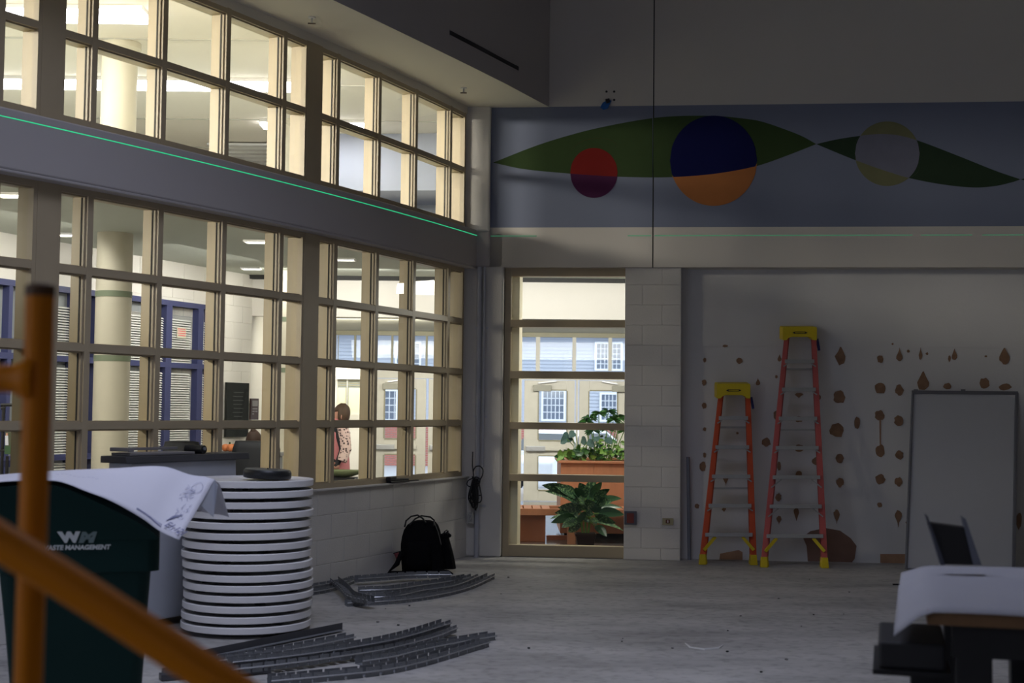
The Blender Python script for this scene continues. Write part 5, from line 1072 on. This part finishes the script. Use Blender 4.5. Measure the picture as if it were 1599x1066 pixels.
b = MB().grid([rrow(xlb, xrb, GY + .015, GY + .685, zcol), rrow(xl0, xr0, GY - .004, GY + .704, zcol + .004), rrow(xl0, xr0, GY - .004, GY + .704, ztop - .02), rrow(xl0, xr0, GY, GY + .7, ztop - .015)]); b.f.append(tuple(3 * 21 + k for k in range(20))); b.build('collar', M_BIN, e, smooth=True)
lidp = [(-18, 762), (40, 757), (87, 757), (110, 763), (140, 776), (175, 792), (210, 809), (238, 826), (254, 838)]
rows = []
for j in range(9):
    t = j / 8; Y = GY - .006 + .712 * t; cr = math.sin(math.pi * min(1, t * 1.0)) ** .8
    rows.append([V((gp(x, y).x, Y, gp(x, y).z + cr * (.022 + .055 * max(0, min(1, (x - 60) / 150))))) for x, y in lidp])
b = MB().grid(rows); n = len(b.v)
for j in (0, 8):
    base = len(b.v); top = [j * len(lidp) + k for k in range(len(lidp))]
    for x, y in lidp: b.v.append(V((gp(x, y).x, rows[j][0].y, ztop - .02)))
    for k in range(len(lidp) - 1): b.f.append((top[k], top[k + 1], base + k + 1, base + k))
b.build('lid', M_BIN, e, smooth=True)
MB().tube([(xl0 - .06, GY + .12, ztop + .1), (xl0 - .08, GY + .35, ztop + .1), (xl0 - .06, GY + .58, ztop + .1)], .016, 8).build('handle', M_BIN, e)
for yy in (GY + .03, GY + .63): q = MB().tube([(xlb + .1, yy - .0, .12), (xlb + .1, yy + .05, .12)], .12, 24).build('wheel', M_BLK, e); MB().tube([(xlb + .1, yy - .004, .12), (xlb + .1, yy + .054, .12)], .04, 14).build('hub', M_ALU, q)
M_LOGO = mat('logo_white', (.62, .66, .66), .6); M_LOGO2 = mat('logo_grey', (.16, .22, .22), .6)
Rt = Matrix.Rotation(math.pi / 2, 4, 'X'); s_px = GY / F
def tplace(x, y, Y): p = gp(x, y, Y); return Matrix.Translation(p) @ Rt
zc_t = GY - .0085
text_mesh('W', 15.5 * s_px * 1.32, tplace(117, 839, zc_t), 'logo_letter_w', M_LOGO, e, bold=.0045, sx=1.3, shear=-.12)
text_mesh('M', 15.5 * s_px * 1.32, tplace(142, 839.3, zc_t), 'logo_letter_m', M_LOGO2, e, bold=.0045, sx=1.35, shear=.22)
text_mesh('WASTE MANAGEMENT', 7.2 * s_px * 1.32, tplace(126, 854.5, zc_t), 'lettering', M_LOGO, e, bold=.0012, sx=1.02, shear=.12)
corner = V((GC, GY, 0)); rel = e.location - corner; e.location = corner + Matrix.Rotation(GR, 3, 'Z') @ rel; e.rotation_euler = (0, 0, GR)
# drawing sheet draped over the lid
M_PAP = mat('drawing_paper', (.66, .66, .74), .8, noise=.03, scale=3)
Lo = smooth_curve([(-30, 754), (40, 750), (87, 750.5), (108, 756), (135, 767), (165, 778), (195, 793), (225, 811), (250, 829), (280, 843)]); Up = smooth_curve([(-30, 744), (0, 741), (85, 735), (180, 731), (232, 728), (262, 729.5), (290, 739), (304, 742.5), (320, 744), (335, 749)])
rows = []; nI = 44; nJ = 12
def pap(u, v):
    """u along the sheet, v from the near edge (0) to the far edge (1)"""
    xL = -30 + 310 * u; xU = -30 + 365 * u; x = xL + (xU - xL) * v; y = Lo(xL) * (1 - v) + Up(xU) * v
    r = max(0, (u - .86) / .14); Yn = GY - .03 - math.sin(GR) * gd_(x); Yf = Yn + .36; y += .8 * math.sin(u * 23) * math.sin(v * 9) * (.2 + .8 * r)
    return at(x, y, Yn + (Yf - Yn) * v ** .9 - .05 * r * (1 - v))
for i in range(nI + 1): rows.append([pap(i / nI, j / nJ) for j in range(nJ + 1)] + [pap(i / nI, 1) + V((0, .12, -.03)), pap(i / nI, 1) + V((0, .34, -.13 if i < 36 else -.2))])
e = empty('drawing_sheet', pap(.5, .5)); tag(e, 'large printed construction drawing draped over the green bin lid', 'paper'); MB().grid(rows).build('sheet', M_PAP, e, smooth=True, solid=.002)
c_ = pap(1, 1); MB().add([c_, at(340, 758, GY + .35), at(333, 807, GY + .30), at(312, 788, GY + .22), pap(1, .62)], [(0, 1, 2), (0, 2, 3), (0, 3, 4)]).build('turned_corner', mat('paper_back', (.40, .42, .48), .85), e, solid=.002)
M_INK = mat('drawing_ink', (.16, .17, .30), .8); M_INKL = mat('drawing_ink_light', (.36, .37, .50), .8)
def inkline(u0, v0, u1, v1, w_=.0016, mt=M_INK):
    pts = [pap(u0 + (u1 - u0) * t / 6, v0 + (v1 - v0) * t / 6) + V((0, -.004, .004)) for t in range(7)]; rr = MB()
    d = (pts[-1] - pts[0]).normalized(); k = V((0, -.6, .8)).cross(d).normalized() * w_
    return rr.grid([[p - k, p + k] for p in pts]), mt
allb = {M_INK.name: MB(), M_INKL.name: MB()}
def ink(*a, **k): b_, mt = inkline(*a, **k); allb[mt.name].add(b_.v, b_.f)
ink(.775, .10, .90, .055, w_=.0022)
for k in range(18): u = .775 + k * .007; ink(u, .105, u + .004, .075, w_=.0016)
rk = random.Random(4)
for k in range(26): u = .945 + rk.uniform(-.02, .025); v = .40 + rk.uniform(-.12, .10); ink(u, v, u + rk.uniform(-.012, .012), v + rk.uniform(-.05, .05), w_=.0012, mt=M_INKL)
for k in range(30): u = .915 + k % 6 * .006; v = .62 + (k // 6) * .035; ink(u, v, u + .004, v + .01, w_=.0014, mt=M_INKL)
for k in range(36):
    a0, a1 = k * .1745, (k + 1) * .1745; ink(.955 + .022 * math.cos(a0), .80 + .085 * math.sin(a0), .955 + .022 * math.cos(a1), .80 + .085 * math.sin(a1), w_=.0012, mt=M_INKL)
for k in range(24): u = .925 + rk.uniform(-.02, .03); v = .70 + rk.uniform(-.10, .12); ink(u, v, u + rk.uniform(-.01, .01), v + rk.uniform(-.05, .05), w_=.0012, mt=M_INKL)
for k in range(7): u = .905 + k * .006; ink(u, .18 + k * .02, u + .02, .30 + k * .01, w_=.0016)
ink(.93, .15, .985, .10, w_=.001)
for k in range(10): u, v = .35 + k * .02, .5 + .05 * math.sin(k); ink(u, v, u + .012, v + .02, w_=.001, mt=M_INKL)
for nm, bb_ in allb.items(): bb_.build('printed_linework', MATS[nm], e, fix=False)['kind'] = 'stuff'
pa, pb = pap(.922, .06), pap(.987, .037); dx_ = (pb - pa).normalized(); uy = pap(.955, .16) - pap(.955, .03); uy = (uy - dx_ * uy.dot(dx_)).normalized(); nz = dx_.cross(uy)
MT = Matrix((dx_, uy, nz)).transposed().to_4x4(); MT.translation = (pa + pb) / 2 + nz * .012 + uy * .024
text_mesh('E1.121', .064, MT, 'sheet_number', M_INK, e, bold=.001, ext=.0003, sx=.6)
# ---------------------------------------------------------------- ladders
M_YEL = mat('safety_yellow', (.62, .47, .015), .5); M_ORL = mat('ladder_orange', (.60, .085, .025), .5); M_RDL = mat('ladder_faded_red', (.50, .105, .095), .6); M_STEP = mat('ladder_aluminium', (.40, .40, .39), .45, metal=.5, noise=.1, scale=20)
def ladder(lab, cap, foot, xs_top, xs_bot, steps, mt, Yt, Yb, wt=7.0, wb=9.6, brace_from=99):
    y0, y1 = cap[1], foot
    def Yof(y): return Yt + (Yb - Yt) * (y - y0) / (y1 - y0)
    def lx(x, y, d=0): Y = Yof(y) + d; return at(x, y, Y)
    e = empty('step_ladder', lx((xs_bot[0] + xs_bot[1]) / 2, foot)); tag(e, lab, 'ladder'); e.location.z = 0
    yc = cap[3]
    def edge_x(i, y): t = (y - yc) / (foot - yc); return xs_top[i] + (xs_bot[i] - xs_top[i]) * t
    for i, sg in ((0, 1), (1, -1)):
        xt, xb = edge_x(i, yc - 8), edge_x(i, foot - 10); yt, yb = yc - 8, foot - 8
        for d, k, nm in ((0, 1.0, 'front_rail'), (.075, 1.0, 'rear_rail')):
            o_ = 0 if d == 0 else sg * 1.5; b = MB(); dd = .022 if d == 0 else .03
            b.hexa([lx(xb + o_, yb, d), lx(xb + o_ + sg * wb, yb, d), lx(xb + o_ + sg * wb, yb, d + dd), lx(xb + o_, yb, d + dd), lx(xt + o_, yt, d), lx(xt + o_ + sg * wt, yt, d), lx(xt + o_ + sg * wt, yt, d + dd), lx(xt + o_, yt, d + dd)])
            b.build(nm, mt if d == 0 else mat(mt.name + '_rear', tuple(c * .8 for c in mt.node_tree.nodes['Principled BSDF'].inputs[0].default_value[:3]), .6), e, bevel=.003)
            p = lx(xb + o_ + sg * wb / 2, foot - 8, d + dd / 2); rr_ = .036
            MB().hexa([(p.x - rr_, p.y - .03, .0), (p.x + rr_, p.y - .03, .0), (p.x + rr_, p.y + .03, .0), (p.x - rr_, p.y + .03, .0), (p.x - .028, p.y - .024, .10), (p.x + .028, p.y - .024, .10), (p.x + .028, p.y + .024, .10), (p.x - .028, p.y + .024, .10)]).build('foot', M_YEL, e, bevel=.005)
    # cap with an arched underside
    b = MB(); x0, yt, x1, yb = cap; pr = [(x0 + 1, yt), (x1 - 1, yt), (x1, yt + 3), (x1, yb), (x1 - 6, yb), (x1 - 9, yb - 3.5), (x1 - 14, yb - 5), (x0 + 14, yb - 5), (x0 + 9, yb - 3.5), (x0 + 6, yb), (x0, yb), (x0, yt + 3)]
    cp_ = b.prism([lx(x, y, -.05) for x, y in pr], (0, .17, .02)).build('top_cap', M_YEL, e, bevel=.005)
    xm = (x0 + x1) / 2; ym = (yt + yb) / 2 - 1.2
    q = MB(); 
    for sy in (-1.3, 1.1): q.hexa([lx(xm - 8, ym + sy + .45, -.054), lx(xm + 8, ym + sy + .45, -.054), lx(xm + 8, ym + sy + .45, -.05), lx(xm - 8, ym + sy + .45, -.05), lx(xm - 8, ym + sy - .45, -.054), lx(xm + 8, ym + sy - .45, -.054), lx(xm + 8, ym + sy - .45, -.05), lx(xm - 8, ym + sy - .45, -.05)])
    for sx in (-1, 1): q.prism([lx(xm + sx * 8, ym - 1.8, -.054), lx(xm + sx * 12, ym, -.054), lx(xm + sx * 8, ym + 1.8, -.054)], (0, .004, 0))
    q.build('cap_emblem', M_BLK, cp_)
    for k, y in enumerate(steps):
        a, c = edge_x(0, y) + 5, edge_x(1, y) - 5; h = 3.1; b = MB()
        st = b.hexa([lx(a, y + h, -.045), lx(c, y + h, -.045), lx(c, y + h, .055), lx(a, y + h, .055), lx(a, y - h, -.045), lx(c, y - h, -.045), lx(c, y - h, .055), lx(a, y - h, .055)]).build('step', M_STEP, e, bevel=.003)
        last = k == len(steps) - 1
        for sx, xx in ((1, a), (-1, c)):
            L = 16 if last else (14 if k >= brace_from else 5.5); dn = 24 if last else (16 if k >= brace_from else 8)
            MB().bar(lx(xx + sx * L, y + h, -.02), lx(xx - sx * 2, y + dn, -.02), .014 if last else .006, .03 if last else .012).build('brace', M_YEL if last else M_STEP, st)
    # spreader and rear braces
    for y in (cap[3] + 45, cap[3] + 140): MB().bar(lx(edge_x(0, y) + 4, y, .085), lx(edge_x(1, y) - 4, y, .085), .012, .02).build('rear_crossbar', M_STEP, e)
    p0, p1 = lx(xs_top[1] + 1, yc - 2, .05), lx(xs_top[1] + 4, yc + 16, .05); MB().bar(p0, p1, .03, .02).build('side_label', mat('label_blue', (.02, .03, .14), .5), e)
    return e
ladder('shorter orange step ladder with yellow cap leaning on the patchy wall', (1119.5, 599, 1172, 622), 879, (1121, 1172), (1091, 1182), [652.6, 698, 743.7, 789.4, 834.7], M_ORL, 13.42, 13.16)
ladder('taller faded red step ladder with yellow cap leaning on the patchy wall', (1222.5, 510, 1276, 531), 883, (1224, 1275), (1187, 1293), [564, 608, 653.4, 699, 745, 790.5, 836.7], M_RDL, 13.40, 12.98, brace_from=4)
# ---------------------------------------------------------------- white board leaning on the niche wall
def bq(x, y, d=0): t = (y - 610) / (888 - 610); Y = 13.36 + (12.93 - 13.36) * t + d; return at(x, y, Y)
e = empty('white_board', bq(1500, 888)); e.location.z = 0; tag(e, 'tall white board in an aluminium frame leaning against the patchy wall', 'board')
A, B, C_, D = (1426, 612), (1587, 614), (1582, 888), (1415, 887)
MB().hexa([bq(*D), bq(*C_), bq(*C_, .02), bq(*D, .02), bq(*A), bq(*B), bq(*B, .02), bq(*A, .02)]).build('panel', mat('board_white', (.50, .505, .53), .35, noise=.02), e)
def brail(p, q, w_, nm='frame_rail'): MB().bar(bq(*p, -.004), bq(*q, -.004), w_, .03, side=(0, 1, 0)).build(nm, mat('board_frame', (.17, .17, .19), .4, metal=.3), e, bevel=.003)
brail((1424, 612), (1589, 613.5), .035); brail((1425.5, 612), (1414.5, 888), .018); brail((1587.5, 613), (1582.5, 888), .03); brail((1415, 887.5), (1582, 888.5), .012)
for x in (1430, 1504, 1585): MB().bar(bq(x - 3, 609), bq(x + 3, 609), .02, .02).build('hanger_clip', MATS['board_frame'], e)
# ---------------------------------------------------------------- work table in the right foreground
TZ = .93; M_PLY = wood('plywood_edge', (.19, .10, .045)); M_PAP2 = mat('table_paper', (.33, .33, .37), .8, noise=.05, scale=4)
def tz(x, y, z=TZ): return atz(x, y, z)
TA = tz(1447, 950); TB = tz(1434, 884); tu = TB - TA; tu.z = 0; TL = tu.length; tu.normalize(); tv = V((tu.y, -tu.x, 0))
def TW(a, b_, z): return V((TA.x, TA.y, 0)) + tv * a + tu * b_ + V((0, 0, z))      # a along the front edge, b_ away from the camera
def tbox(name, a0, a1, b0, b1, z0, z1, mt, par, bevel=0): return MB().hexa([TW(a0, b0, z0), TW(a1, b0, z0), TW(a1, b1, z0), TW(a0, b1, z0), TW(a0, b0, z1), TW(a1, b0, z1), TW(a1, b1, z1), TW(a0, b1, z1)]).build(name, mt, par, bevel=bevel)
e = empty('work_table', TW(1.0, TL / 2, 0)); tag(e, 'plywood work table on black legs at the right edge, paper on top', 'table')
tbox('table_top', 0, 2.1, 0, TL, TZ - .045, TZ - .003, M_PLY, e, .003); tbox('apron', .07, 2.0, .05, .09, TZ - .14, TZ - .046, M_BLK, e)
for a0 in (.08, .30, 1.85):
    for b0 in (.06, TL - .16): tbox('leg', a0, a0 + .10, b0, b0 + .10, 0, TZ - .046, M_BLK, e, .004)
tbox('stretcher', .1, 1.95, .2, .26, .25, .31, M_BLK, e)
MB().bar(TW(.42, .12, TZ - .12), TW(.62, .3, TZ - .40), .025, .025).build('folding_brace', M_GALV, e)
rows = []
for i in range(30):
    a_ = -.09 + 2.1 * (i / 29) ** 1.5; row = []
    for j in range(16):
        v = j / 15; b_ = -.03 + (TL + .03) * v; over = max(0, -.004 - a_); fr = max(0, -.004 - b_)
        z = TZ + .004 + .003 * (1 + math.sin(9 * a_ + 5 * v)) + (.016 * math.exp(-((v - .58) * 10) ** 2)) - over * (.35 + .45 * (1 - v)) - fr * .5
        row.append(TW(a_ + .03 * v, b_, z))
    rows.append(row)
pp_ = MB().grid(rows).build('paper_sheet', M_PAP2, None, smooth=True, solid=.002); tag(pp_, 'rumpled sheet of paper covering the work table', 'paper')
def cpx(x, y, Y): return at(x, y, Y)
KP = tz(1500, 884, TZ + .02); KY = KP.y - .15; e = empty('tilted_case', at(1497, 879, KY)); tag(e, 'dark tilted case with pale side rails standing on the papered table', 'case'); e.location.z = TZ + .012
def kp(x, y, d=0): p = at(x, y, KY + d); p.z = max(p.z, TZ + .014); return p
MB().prism([kp(1447, 815), kp(1505, 823), kp(1527, 882), kp(1472, 881)], (.02, .05, 0)).build('dark_panel', mat('case_dark', (.018, .017, .016), .6), e, bevel=.004)
MB().prism([kp(1445, 802, -.01), kp(1449, 806, -.01), kp(1476, 882, -.01), kp(1469, 882, -.01)], (.01, .05, 0)).build('side_rail', mat('case_rail', (.07, .075, .10), .5), e)
MB().prism([kp(1502, 806, -.01), kp(1508, 810, -.01), kp(1533, 882, -.01), kp(1520, 882, -.01)], (.01, .05, 0)).build('side_rail', mat('case_rail_pale', (.15, .16, .20), .5), e)
CQ = .785; ck = TW(-.235, .16, 0); e = empty('black_crate', TW(0, .4, 0)); tag(e, 'black box jutting out beneath the left end of the work table', 'box')
tbox('box', -.135, .06, .16, .56, CQ - .06, CQ + .02, mat('crate_black', (.02, .02, .023), .6), e, .01); tbox('bottom_lip', -.15, .07, .145, .575, CQ - .075, CQ - .06, M_BLK, e); tbox('stand', -.04, .06, .25, .5, 0, CQ - .075, M_BLK, e)
# ---------------------------------------------------------------- yellow rail in the near foreground
M_RAIL = mat('rail_yellow', (.60, .19, .0), .5, noise=.05, spec=.25); RY = 2.05; e = empty('yellow_guard_rail', (at(62, 800, RY).x, RY, 0)); tag(e, 'out of focus yellow tubular guard rail with a post and sloping bar', 'rail')
P = at(63, 450, RY); MB().tube([(P.x - .003, RY, 0), (P.x, RY, P.z)], .0215, 20).build('post', M_RAIL, e, smooth=True); MB().lathe([(.0225, P.z - .012), (.0225, P.z + .004), (.016, P.z + .007)], (P.x, RY, 0), 20).build('post_cap', mat('cap_dark', (.10, .045, .012), .5), e, smooth=True)
a, b_ = at(48, 592, RY), at(-120, 590, RY); MB().tube([a, at(38, 592, RY), at(20, 591, RY), b_], [.036, .030, .0215, .0215], 16).build('side_rail', M_RAIL, e, smooth=True); MB().tube([at(58, 592, RY), at(46, 592, RY)], .037, 16).build('socket_collar', M_RAIL, e, smooth=True)
YD = 1.72; pts = [at(-160, 748, YD), at(0, 845, YD), at(150, 938, YD), at(250, 1003, YD), at(360, 1075, YD), at(520, 1180, YD)]; MB().tube(pts, .0245, 20).build('sloping_bar', M_RAIL, e, smooth=True)
pc_ = at(63, 880, RY); MB().tube([V((P.x, RY, pc_.z)), at(63, 882, YD)], .02, 10).build('bracket', M_RAIL, e)
MB().tube([V((P.x, RY, .0)), V((P.x, RY, .012))], .06, 16).build('base_plate', M_RAIL, e)
